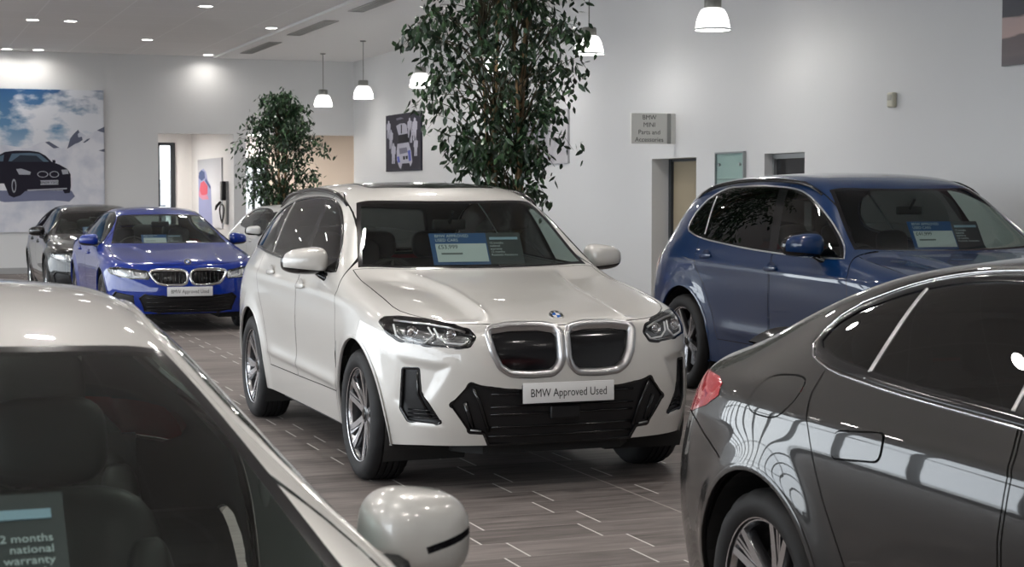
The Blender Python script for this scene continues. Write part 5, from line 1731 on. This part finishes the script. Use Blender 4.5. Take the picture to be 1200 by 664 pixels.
    body = [c(-120, 500), c(-125, 400), c(-90, 350), c(-20, 325), c(15, 305), c(60, 299), c(120, 299), c(160, 304), c(190, 320), c(215, 345), c(250, 358), c(285, 378), c(297, 400), c(298, 450), c(293, 480), c(270, 482), c(262, 468), c(100, 472), c(80, 490), c(50, 500), c(30, 490), c(10, 440), c(-30, 440), c(-50, 500)]
    shape_set('print_car_body', [body, [c(218, 338), c(232, 338), c(232, 350), c(220, 350)]], bk, r, bmx, .006)
    gl = flatm('car_glass_print', srgb(86, 104, 120)[:3], .3)
    shape_set('print_car_glass', [[c(30, 345), c(45, 312), c(120, 308), c(165, 312), c(205, 346)], [c(-60, 350), c(-10, 325), c(12, 316), c(8, 345)]], gl, r, bmx, .008)
    shape_set('print_car_pillar', [[c(40, 347), c(80, 318), c(150, 320), c(180, 346)]], flatm('car_seat_print', srgb(50, 56, 66)[:3]), r, bmx, .009)
    br = flatm('car_bright_print', srgb(158, 160, 168)[:3], .3)
    oval = lambda cx, cy, a, b_: [c(cx + a * cos(t), cy + b_ * sin(t)) for t in [2 * pi * k / 14 for k in range(14)]]
    shape_set('print_car_lights', [[c(62, 378), c(85, 376), c(125, 390), c(122, 402), c(75, 402)], [c(257, 380), c(285, 378), c(288, 398), c(262, 400)], oval(176, 400, 24, 14), oval(226, 400, 21, 14),
                                   [c(166, 426), c(243, 424), c(243, 444), c(166, 446)], [c(108, 466), c(280, 458), c(280, 464), c(110, 472)], oval(52, 450, 10, 30)], br, r, bmx, .010)
    shape_set('print_car_grille', [oval(176, 400, 20, 11), oval(226, 400, 17, 11), oval(52, 450, 6, 22)], bk, r, bmx, .012)
    txt('print_plate_text', 'BN09 YXG', .075, M['ink'], r, bmx @ Matrix.Translation((c(204, 436)[0], c(204, 436)[1], .012)), depth=.0003)

def wall_panel(label, y0, y1, z0, z1, mat, name='wall_picture', x=XR):
    """picture hung on the right wall; local frame: u along +Y seen from inside as left, v up."""
    r = empty(name, (x - .02, (y0 + y1) / 2, z0)); tag(r, label, 'picture')
    h = abs(y1 - y0) / 2
    box_obj('picture_panel', -.012, .02, -h, h, 0, z1 - z0, mat, r)
    bmx = Matrix(((0, 0, -1, -.012), (-1, 0, 0, 0), (0, 1, 0, 0), (0, 0, 0, 1)))   # u -> -Y (to the right in the photo), v -> Z
    return r, bmx, h

def pictures():
    snow_poster()
    # race car print
    bkm = flatm('dark_print', (.03, .028, .04))
    r, bx, h = wall_panel('black and white print of a race car among people, left of the tall tree', 30.36, 32.69, 2.03, 3.135, bkm)
    W, Hh = 2 * h, 1.105
    c = lambda px, py: ((px - 72) / (368 - 72) * W - h, (1 - (py - 105) / (595 - 105)) * Hh)
    wh = flatm('pale_print', (.42, .41, .48)); gy = flatm('mid_print', (.16, .155, .20)); dk = flatm('black_print', (.012, .012, .016)); bl = flatm('blue_print', (.10, .12, .42))
    people = []
    def person(px, py, s):
        return [[c(px - 6 * s, py), c(px, py - 9 * s), c(px + 6 * s, py), c(px + 5 * s, py + 9 * s), c(px + 14 * s, py + 18 * s), c(px + 13 * s, py + 60 * s), c(px + 9 * s, py + 62 * s), c(px + 8 * s, py + 120 * s), c(px + 1 * s, py + 120 * s), c(px, py + 70 * s), c(px - 3 * s, py + 120 * s), c(px - 10 * s, py + 120 * s), c(px - 10 * s, py + 60 * s), c(px - 15 * s, py + 55 * s), c(px - 13 * s, py + 18 * s), c(px - 5 * s, py + 9 * s)]]
    for a, b_, s in ((98, 160, 1.2), (118, 240, 1.3), (140, 360, 1.4), (278, 160, 1.3), (320, 165, 1.5), (290, 240, 1.0), (328, 330, 1.2)): people += person(a, b_, s)
    shape_set('print_people', people, wh, r, bx, .001)
    shape_set('print_race_car', [[c(165, 205), c(195, 190), c(235, 190), c(255, 210), c(262, 280), c(185, 285)], [c(175, 360), c(270, 355), c(290, 430), c(300, 520), c(285, 560), c(275, 530), c(215, 530), c(205, 580), c(190, 560), c(170, 500), c(168, 420)]], wh, r, bx, .002)
    shape_set('print_race_car_dark', [[c(183, 290), c(262, 282), c(268, 350), c(185, 352)], [c(222, 470), c(240, 468), c(240, 498), c(224, 498)], [c(245, 468), c(262, 466), c(262, 494), c(246, 496)], [c(205, 200), c(215, 198), c(214, 275), c(205, 276)]], dk, r, bx, .003)
    shape_set('print_race_car_grey', [[c(190, 400), c(255, 395), c(262, 440), c(195, 450)], [c(165, 140), c(205, 135), c(230, 150), c(170, 158)]], gy, r, bx, .0035)
    shape_set('print_blue_marks', [[c(262, 425), c(285, 420), c(292, 510), c(272, 515)], [c(172, 470), c(190, 468), c(200, 520), c(178, 522)]], bl, r, bx, .004)
    # grey print behind the tree
    gm = principled('grey_gradient_print', (.3, .3, .32), rough=.35)
    b = gm.node_tree.nodes['Principled BSDF']; tc = N(gm, 'ShaderNodeTexCoord'); sp = N(gm, 'ShaderNodeSeparateXYZ'); L(gm, tc.outputs['Object'], sp.inputs[0])
    ns = N(gm, 'ShaderNodeTexNoise'); ns.inputs['Scale'].default_value = 2.5; L(gm, tc.outputs['Object'], ns.inputs['Vector'])
    ad = N(gm, 'ShaderNodeMath', operation='MULTIPLY_ADD'); L(gm, sp.outputs[1], ad.inputs[0]); ad.inputs[1].default_value = -.35; L(gm, ns.outputs['Fac'], ad.inputs[2])
    cr = N(gm, 'ShaderNodeValToRGB'); cr.color_ramp.elements[0].position = .15; cr.color_ramp.elements[0].color = (.03, .03, .06, 1); cr.color_ramp.elements[1].position = .75; cr.color_ramp.elements[1].color = (.42, .41, .43, 1)
    L(gm, ad.outputs[0], cr.inputs[0]); L(gm, cr.outputs[0], b.inputs['Base Color'])
    r, bx, h = wall_panel('grey print on the white wall, mostly hidden behind the tall tree', 23.15, 25.46, 2.04, 2.84, gm)
    shape_set('print_dark_shape', [[(-h, .0), (-h + .45, 0), (-h + .40, .16), (-h + .2, .26), (-h, .24)]], flatm('navy_print', (.03, .028, .06)), r, bx, .001)
    # large landscape print, upper right
    lm_ = principled('dusk_landscape_print', (.3, .3, .3), rough=.35)
    b = lm_.node_tree.nodes['Principled BSDF']; tc = N(lm_, 'ShaderNodeTexCoord'); sp = N(lm_, 'ShaderNodeSeparateXYZ'); L(lm_, tc.outputs['Object'], sp.inputs[0])
    mp = N(lm_, 'ShaderNodeMapping'); mp.inputs['Scale'].default_value = (1, 1.2, 7); L(lm_, tc.outputs['Object'], mp.inputs[0])
    ns = N(lm_, 'ShaderNodeTexNoise'); ns.inputs['Scale'].default_value = 1.6; ns.inputs['Detail'].default_value = 6; L(lm_, mp.outputs[0], ns.inputs['Vector'])
    ad = N(lm_, 'ShaderNodeMath', operation='MULTIPLY_ADD'); L(lm_, ns.outputs['Fac'], ad.inputs[0]); ad.inputs[1].default_value = .16; L(lm_, sp.outputs[2], ad.inputs[2])
    mr = N(lm_, 'ShaderNodeMapRange'); mr.inputs['From Min'].default_value = .05; mr.inputs['From Max'].default_value = 1.25; L(lm_, ad.outputs[0], mr.inputs['Value'])
    cr = N(lm_, 'ShaderNodeValToRGB'); el = cr.color_ramp.elements; el[0].position = 0; el[0].color = srgb(70, 64, 68); el[1].position = 1; el[1].color = srgb(158, 140, 142)
    for p_, col in ((.10, (96, 82, 84)), (.22, (82, 68, 70)), (.24, (176, 150, 144)), (.36, (168, 146, 142)), (.38, (46, 46, 56)), (.58, (52, 52, 62)), (.60, (96, 84, 90)), (.68, (150, 134, 138))):
        q = el.new(p_); q.color = srgb(*col)
    L(lm_, mr.outputs[0], cr.inputs[0]); L(lm_, cr.outputs[0], b.inputs['Base Color'])
    r, bx, h = wall_panel('large dusk landscape print cropped by the top right corner', 9.6, 12.875, 2.733, 4.1, lm_)
    # figure print on the side-bay partition
    X1 = 6.924
    pm = principled('figure_print_ground', (.5, .5, .52), rough=.4)
    b = pm.node_tree.nodes['Principled BSDF']; tc = N(pm, 'ShaderNodeTexCoord'); sp = N(pm, 'ShaderNodeSeparateXYZ'); L(pm, tc.outputs['Object'], sp.inputs[0])
    cr = N(pm, 'ShaderNodeValToRGB'); cr.color_ramp.elements[0].color = srgb(196, 198, 204); cr.color_ramp.elements[1].color = srgb(128, 128, 134); cr.color_ramp.elements[0].position = .55
    mr = N(pm, 'ShaderNodeMapRange'); mr.inputs['From Max'].default_value = 1.5; L(pm, sp.outputs[2], mr.inputs['Value']); L(pm, mr.outputs[0], cr.inputs[0]); L(pm, cr.outputs[0], b.inputs['Base Color'])
    r, bx, h = wall_panel('tall poster of a blue and red figure in the side bay', 36.43, 39.33, .85, 2.37, pm, x=X1)
    W = 2 * h; c = lambda px, py: ((px - 278) / (402 - 278) * W - h, (1 - (py - 170) / (500 - 170)) * 1.52)
    shape_set('print_figure', [[c(282, 500), c(282, 250), c(296, 222), c(310, 215), c(325, 235), c(333, 275), c(348, 300), c(352, 400), c(356, 500)]], flatm('figure_blue', srgb(140, 146, 182)[:3]), r, bx, .001)
    shape_set('print_figure_hair', [[c(283, 260), c(286, 232), c(300, 222), c(316, 232), c(318, 262), c(300, 275)], [c(322, 262), c(348, 305), c(346, 318), c(318, 275)]], flatm('figure_dark', srgb(70, 84, 122)[:3]), r, bx, .002)
    shape_set('print_figure_top', [[c(294, 285), c(312, 275), c(333, 300), c(330, 340), c(300, 350), c(288, 320)]], flatm('figure_red', srgb(190, 84, 100)[:3]), r, bx, .003)
    shape_set('print_figure_arm', [[c(284, 320), c(300, 345), c(330, 345), c(338, 365), c(305, 368), c(284, 350)]], flatm('figure_pink', srgb(190, 130, 150)[:3]), r, bx, .004)
    # charging unit on the same partition
    t = empty('charging_unit', (X1 - .09, 35.95, 1.4)); tag(t, 'grey wall-mounted car charging unit with a looped black hose', 'charger')
    gm = principled('charger_grey', (.22, .22, .22), rough=.4)
    box_obj('back_plate', .04, .09, -.13, .13, -.45, .46, gm, t)
    box_obj('charger_body', -.05, .05, -.10, .10, .05, .46, M['satin_black'], t, bevel=.02)
    box_obj('charger_screen', -.056, -.05, -.06, .06, .26, .40, M['gloss_black'], t)
    bm = bmesh.new(); path = []
    for k in range(40):
        a = 2 * pi * k / 39 * 1.0
        path.append((-.03 - .012 * sin(a * 2), .02 + .20 * sin(a), -.08 - .26 * (1 - cos(a)) * .75 + .05))
    add_tube(bm, path, .016, 8); bm_obj('charging_hose', bm, M['satin_black'], t, smooth=True)
    bm = bmesh.new(); add_tube(bm, [(-.05, .03, .02), (-.12, .10, -.06), (-.13, .18, -.14)], [.028, .030, .02], 10); bm_obj('charging_plug', bm, M['satin_black'], t, smooth=True)

def wall_things():
    gs = principled('sign_grey', (.60, .60, .57), rough=.45)
    x0, x1, z0, z1, y = 8.893, 9.44, 2.224, 2.607, 19.65
    r = empty('projecting_sign', (x0, y, z0)); tag(r, 'grey parts and accessories sign projecting from the wall above the doorway', 'sign')
    w, h = x1 - x0, z1 - z0
    box_obj('sign_panel', 0, w - .05, -.02, .02, 0, h, gs, r)
    box_obj('sign_bracket', w - .05, w, -.028, .028, 0, h, principled('sign_bracket_metal', (.28, .28, .27), rough=.3, metal=.5), r)
    box_obj('wall_fixing', w, XR - x0, -.035, .035, .0, h, gs, r)
    for k, s in enumerate(('BMW', 'MINI', 'Parts and', 'Accessories')):
        txt('sign_lettering', s, .082, M['ink'], r, Matrix(((1, 0, 0, (w - .05) / 2), (0, 0, -1, -.0205), (0, 1, 0, h * (.86 - .243 * k)), (0, 0, 0, 1))), depth=.0004, bold=0)
    # glass notice board
    t = empty('notice_board', (XR - .03, 18.09, 1.2)); tag(t, 'glass notice holder with steel studs between the doorway and dark door', 'notice board')
    hh = .345
    box_obj('back_panel', .015, .03, -hh, hh, 0, .87, principled('pale_green_panel', (.50, .56, .54), rough=.3), t)
    box_obj('glass_front', -.005, .003, -hh, hh, 0, .87, glass_mat('notice_glass', (.86, .93, .91)), t)
    multi_box('board_frame', [(-.01, .03, -hh - .02, -hh, -.02, .89), (-.01, .03, hh, hh + .02, -.02, .89), (-.01, .03, -hh, hh, .87, .89), (-.01, .03, -hh, hh, -.02, 0)], principled('board_frame_metal', (.30, .32, .32), rough=.4, metal=.5), t)
    box_obj('inner_rail', .0, .015, -hh + .03, hh - .03, .555, .575, principled('rail_green', (.25, .30, .28), rough=.4), t)
    for yy in (-hh + .08, hh - .08):
        bm = bmesh.new(); add_lathe(bm, [(0, -.0), (.016, .0), (.018, .004), (.018, .02)], 16, matrix=Matrix.Translation((-.012, yy, .74)) @ Euler((0, radians(90), 0)).to_matrix().to_4x4())
        bm_obj('steel_stud', bm, M['satin_alu'], t, auto=40)
    # motion sensor
    t = empty('motion_sensor', (XR, 14.64, 2.45)); tag(t, 'small cream wall sensor high on the plain white wall', 'sensor')
    cm = principled('cream_plastic', (.52, .50, .40), rough=.45)
    bm = bmesh.new(); add_box(bm, (-.03, 0, .075), (.06, .105, .15), bevel=.018, seg=3); bm_obj('sensor_case', bm, cm, t, auto=50)
    bm = bmesh.new(); add_box(bm, (-.058, 0, .10), (.012, .075, .06), bevel=.005, seg=2); bm_obj('sensor_window', bm, principled('sensor_lens', (.36, .35, .30), rough=.3), t, auto=50)

# ------------------------------------------------------------------ trees
def leaf_into(bm, p, d, up, Ls, W):
    d = d.normalized(); s = d.cross(up)
    if s.length < 1e-4: s = d.orthogonal()
    s.normalize(); n = s.cross(d)
    a = bm.verts.new(p); b = bm.verts.new(p + d * Ls * .35 + s * W - n * .15 * W); b2 = bm.verts.new(p + d * Ls * .35 - s * W - n * .15 * W)
    c = bm.verts.new(p + d * Ls * .38 + n * .12 * W); c1 = bm.verts.new(p + d * Ls * .72 + s * W * .75 - n * .1 * W); c2 = bm.verts.new(p + d * Ls * .72 - s * W * .75 - n * .1 * W)
    e = bm.verts.new(p + d * Ls - n * .25 * W)
    for q in ((a, b, c), (a, c, b2), (b, c1, c), (c, c2, b2), (c, c1, e), (c, e, c2)): bm.faces.new(q)

def leaf_material():
    m = principled('ficus_leaf', (.02, .05, .02), rough=.32)
    b = m.node_tree.nodes['Principled BSDF']
    g = N(m, 'ShaderNodeNewGeometry'); cr = N(m, 'ShaderNodeValToRGB'); el = cr.color_ramp.elements
    el[0].color = (.007, .019, .009, 1); el[1].color = (.065, .13, .055, 1); q = el.new(.6); q.color = (.022, .052, .024, 1)
    L(m, g.outputs['Random Per Island'], cr.inputs[0]); L(m, cr.outputs[0], b.inputs['Base Color'])
    return m

def tree(label, loc, stems, prof, ztop, nbr, per, leafL, seed, lean=0.0, yscale=.75):
    rnd = random.Random(seed)
    r = empty('potted_tree', loc); tag(r, label, 'tree')
    pot = bmesh.new(); add_lathe(pot, [(0, .02), (.20, .0), (.25, .02), (.30, .42), (.32, .44), (.32, .48), (.28, .48), (.27, .42), (0, .42)], 40)
    bm_obj('plant_pot', pot, principled('dark_planter', (.05, .05, .05), rough=.5), r, auto=40)
    barkm = M['bark']
    bmt = bmesh.new(); pts_all = []
    for (x0, y0, x1, y1, zt, rad) in stems:
        path = []; K = 14
        ph = rnd.random() * 6
        for k in range(K + 1):
            t = k / K
            path.append(Vector((x0 + (x1 - x0) * t + .05 * sin(ph + t * 5), y0 + (y1 - y0) * t + .05 * cos(ph + t * 4), .40 + (zt - .40) * t)))
        add_tube(bmt, path, [rad * (1 - .75 * k / K) + .004 for k in range(K + 1)], 10)
        pts_all.append(path)
    bm_obj('trunk', bmt, barkm, r, smooth=True)
    W = pchip(prof)
    bb = bmesh.new(); bl = bmesh.new()
    for i in range(nbr):
        st = rnd.choice(pts_all); zmin = prof[0][0]
        z = zmin + (ztop - zmin) * (rnd.random() ** .85)
        # attach point on the stem a bit below
        za = max(zmin * .8, z - .25 - rnd.random() * .4)
        t = min(.98, max(.05, (za - .40) / (st[-1].z - .40))); a = st[int(t * (len(st) - 1))]
        ang = rnd.random() * 2 * pi; wv = W(z) * (rnd.random() ** .45)
        tip = Vector((lean * (z - 1.5) + cos(ang) * wv, sin(ang) * wv * yscale, z))
        mid = a.lerp(tip, .55) + Vector((0, 0, .18))
        path = [a, a.lerp(mid, .5) + Vector((0, 0, .05)), mid, mid.lerp(tip, .6) + Vector((0, 0, .02)), tip, tip + Vector((cos(ang) * .10, sin(ang) * .08, -.14))]
        add_tube(bb, path, [.008, .0065, .005, .0035, .0025, .0015], 5)
        def pos(u):
            u = u * (len(path) - 1); k = min(int(u), len(path) - 2); return path[k].lerp(path[k + 1], u - k)
        for q in range(per):
            u = .42 + .58 * rnd.random(); p = pos(u)
            off = Vector((rnd.gauss(0, .065), rnd.gauss(0, .065), rnd.gauss(0, .055) - .02))
            p = p + off
            d = Vector((rnd.gauss(0, .55), rnd.gauss(0, .55), -.75 + rnd.gauss(0, .35)))
            leaf_into(bl, p, d, Vector((rnd.gauss(0, .6), rnd.gauss(0, .6), 1)).normalized(), leafL * (.7 + .6 * rnd.random()), leafL * .22 * (.8 + .4 * rnd.random()))
    bm_obj('branches', bb, M['twig'], r, smooth=True)
    fo = bm_obj('foliage', bl, M['leaf'], r, smooth=False)
    return r

def trees():
    M['leaf'] = leaf_material(); M['twig'] = principled('green_brown_twig', (.06, .05, .025), rough=.7)
    m = principled('ficus_bark', (.20, .12, .06), rough=.8); M['bark'] = m
    b = m.node_tree.nodes['Principled BSDF']; tc = N(m, 'ShaderNodeTexCoord'); mp = N(m, 'ShaderNodeMapping'); mp.inputs['Scale'].default_value = (12, 12, 3); L(m, tc.outputs['Object'], mp.inputs[0])
    ns = N(m, 'ShaderNodeTexNoise'); ns.inputs['Scale'].default_value = 2; ns.inputs['Detail'].default_value = 5; L(m, mp.outputs[0], ns.inputs['Vector'])
    cr = N(m, 'ShaderNodeValToRGB'); cr.color_ramp.elements[0].position = .35; cr.color_ramp.elements[0].color = (.16, .10, .05, 1); cr.color_ramp.elements[1].position = .65; cr.color_ramp.elements[1].color = (.44, .30, .16, 1)
    L(m, ns.outputs['Fac'], cr.inputs[0]); L(m, cr.outputs[0], b.inputs['Base Color'])
    tree('tall leafy fig tree behind the white sport utility car, reaching above the photo', (5.68, 15.4, 0),
         [(.12, 0, .22, .05, 3.9, .055), (-.05, .05, -.16, -.02, 3.9, .036), (.02, -.05, .05, -.1, 3.2, .020), (.05, .05, -.30, .1, 3.3, .018)],
         [(1.45, .34), (1.75, .42), (2.1, .60), (2.5, .82), (2.8, .92), (3.2, .92), (3.7, .80), (4.2, .35)], 4.2, 195, 28, .095, 11, lean=-.06)
    tree('smaller bushy fig tree by the far corner, behind the small white car', (6.76, 29.9, 0),
         [(.05, 0, .03, .02, 3.1, .035), (-.05, .03, -.15, 0, 2.9, .028)],
         [(1.35, .45), (1.7, .62), (2.1, .78), (2.5, .82), (2.8, .68), (3.1, .50), (3.42, .15)], 3.42, 150, 28, .095, 5, lean=-.04)

# ------------------------------------------------------------------ price cards
def price_card(label, car_pos, x, y, z, w, h, lean, price, yaw=0.0, right=False):
    """folded card standing on the dashboard: blue and white price half, dark half with white lines."""
    cx, cy = car_pos
    r = empty('price_card', (cx + y, cy - x, z), radians(-90) + yaw); tag(r, label, 'price card', 'price cards behind windscreens')
    # local: +x forward of the car, +y car left (photo right)
    mt = basis((0, 0, 0), (0, 1, 0), (-sin(lean), 0, cos(lean)))
    def slab(name, u0, u1, v0, v1, d, mat):
        bm = bmesh.new(); add_box(bm, ((u0 + u1) / 2, (v0 + v1) / 2, d - .001), (u1 - u0, v1 - v0, .002)); bmesh.ops.transform(bm, matrix=mt, verts=bm.verts[:])
        return bm_obj(name, bm, mat, r)
    s = w * .62
    slab('blue_sheet', -w / 2, -w / 2 + s, 0, h, 0, M['card_blue'])
    slab('dark_sheet', -w / 2 + s, w / 2, 0, h, 0, M['card_dark'])
    slab('white_sheet', -w / 2 + .05 * w, -w / 2 + s - .01, .02, h * .66, .0022, M['card_white'])
    slab('photo_strip', -w / 2 + s + .02, w / 2 - .02, h * .78, h * .86, .0022, M['card_strip'])
    T_ = lambda u, v, d=.0025: mt @ Matrix.Translation((u, v, d))
    txt('card_heading', 'BMW APPROVED\nUSED CARS', h * .13, M['card_text'], r, T_(-w / 2 + .055 * w, h * .965), depth=.0003, align='LEFT', bold=.0, vert='TOP')
    if price: txt('card_price', price, h * .18, M['card_ink'], r, T_(-w / 2 + .07 * w, h * .55, .0035), depth=.0003, align='LEFT', bold=.0)
    slab('printed_bar', -w / 2 + .10 * w, -w / 2 + .33 * w, h * .32, h * .37, .0034, M['card_grey'])
    txt('card_notes', '12 months\nnational\nwarranty\n12 months\nRoadside Assistance', h * (.090 if right else .095), M['card_text'], r, T_((w / 2 - .020) if right else (-w / 2 + s + .014), h * (.66 if right else .72)), depth=.0003, align='RIGHT' if right else 'LEFT', bold=.0, vert='TOP', space=1.0)
    return r

def cards():
    M['card_blue'] = principled('card_blue', (.006, .075, .25), rough=.5); M['card_dark'] = principled('card_dark', (.02, .025, .032), rough=.5)
    M['card_white'] = principled('card_white', (.66, .68, .72), rough=.5); M['card_text'] = principled('card_text', (.62, .66, .70), rough=.5)
    M['card_ink'] = principled('card_ink', (.04, .04, .05), rough=.5); M['card_grey'] = principled('card_grey', (.16, .17, .18), rough=.5); M['card_strip'] = principled('card_strip', (.30, .42, .55), rough=.5)
    price_card('blue and dark price card reading £53,999 behind the white car windscreen', (3.405, 9.159), -.80, .085, 1.155, .60, .225, .55, '£53,999')
    price_card('blue and dark price card reading £41,999 inside the dark blue sport utility car', (7.16, 9.62), -.84, .12, 1.19, .60, .235, .55, '£41,999')
    price_card('price card in the bright blue saloon car windscreen', (3.33, 20.42), -.86, -.04, .968, .50, .17, .80, '')
    price_card('dark price card reading 12 months national warranty in the silver car', (-.02, 1.80), -.80, -.015, .962, .60, .235, .85, '', right=True)
    price_card('price card in the black car windscreen at far left', (3.17, 25.8), -.86, .0, .968, .50, .17, .80, '')

def camera():
    cd = bpy.data.cameras.new('camera'); co = bpy.data.objects.new('camera', cd); COL.objects.link(co)
    co.location = (0, 0, 1.59136)
    cd.sensor_width = 36; cd.lens = 1995.6574 / 1200 * 36
    co.rotation_euler = (radians(90) - .0525285, 0, -radians(20.376))
    cd.clip_end = 200
    scene.camera = co
    return co

x3(); x5(); g4()
s3('saloon', label='bright blue saloon car facing forward left of the white sport utility car', pos=(3.33, 20.42), paint=M['bright_blue_paint'], lamp_mat=M['lamp_bright'])
s3('saloon', label='silver car in the left foreground, cropped to its roof, windscreen and one mirror', pos=(-.02, 1.80), paint=M['silver_paint'],
   scale=(1.0, 1.0, .99), mirror_strip=True, mirror_black=.14, kid_mat=M['gloss_black'], trim=M['silver_paint'], trim_w=.022,
   feat_up=dict(mirror=(-1.0, .885, 1.008), mirror_s=(.215, .185, .19)))
s3('hatch', label='black hatchback at far left behind the bright blue saloon, below the snow poster', pos=(3.17, 25.8), paint=M['black_paint'], lamp_mat=M['lamp_bright'])
s3('hatch', label='small white hatchback far back between bright blue saloon and white sport utility car', pos=(6.3, 24.9), paint=M['small_white_paint'])

cam = camera()
cam.data.dof.use_dof = True; cam.data.dof.focus_distance = 9.3; cam.data.dof.aperture_fstop = 10
build_room(); ceiling_lights(); bay_fill_lights(); pendants(); slot_vents(); pictures(); wall_things(); trees(); cards()
w = bpy.data.worlds.new('world'); scene.world = w; w.use_nodes = True
nt = w.node_tree; bg = nt.nodes['Background']
tc = nt.nodes.new('ShaderNodeTexCoord'); sx = nt.nodes.new('ShaderNodeSeparateXYZ'); nt.links.new(tc.outputs['Generated'], sx.inputs[0])
cr = nt.nodes.new('ShaderNodeValToRGB'); cr.color_ramp.elements[0].position = .45; cr.color_ramp.elements[0].color = (.75, .82, .95, 1); cr.color_ramp.elements[1].color = (.62, .74, .98, 1)
nz = nt.nodes.new('ShaderNodeTexNoise'); nz.inputs['Scale'].default_value = 3; nz.inputs['Detail'].default_value = 4; nt.links.new(tc.outputs['Generated'], nz.inputs['Vector'])
mx = nt.nodes.new('ShaderNodeMix'); mx.data_type = 'RGBA'; nt.links.new(nz.outputs['Fac'], mx.inputs['Factor']); nt.links.new(cr.outputs[0], mx.inputs['A']); mx.inputs['B'].default_value = (1, .99, .97, 1)
nt.links.new(sx.outputs[2], cr.inputs[0]); nt.links.new(mx.outputs['Result'], bg.inputs[0]); bg.inputs[1].default_value = 5.5
# portals in the glazed walls steer the sky light indoors
for nm, loc, rot, sxx, syy in (('sky_portal', (XL + .2, 14.4, 2.05), (0, radians(-90), 0), 3.4, 41.5), ('sky_portal', (-5.6, YF + .2, 2.05), (radians(90), 0, 0), 4.6, 3.4)):
    ld = bpy.data.lights.new(nm, 'AREA'); ld.shape = 'RECTANGLE'; ld.size = sxx; ld.size_y = syy; ld.cycles.is_portal = True
    lo = bpy.data.objects.new(nm, ld); COL.objects.link(lo); lo.location = loc; lo.rotation_euler = rot
vs = scene.view_settings
vs.view_transform = 'Standard'; vs.look = 'None'; vs.gamma = 1; vs.use_curve_mapping = False; vs.exposure = 0.58
scene.cycles.use_denoising = True
scene.cycles.max_bounces = 10; scene.cycles.diffuse_bounces = 6; scene.cycles.glossy_bounces = 4; scene.cycles.transparent_max_bounces = 16; scene.cycles.transmission_bounces = 4
scene.cycles.sample_clamp_indirect = 8; scene.cycles.caustics_reflective = False; scene.cycles.caustics_refractive = False
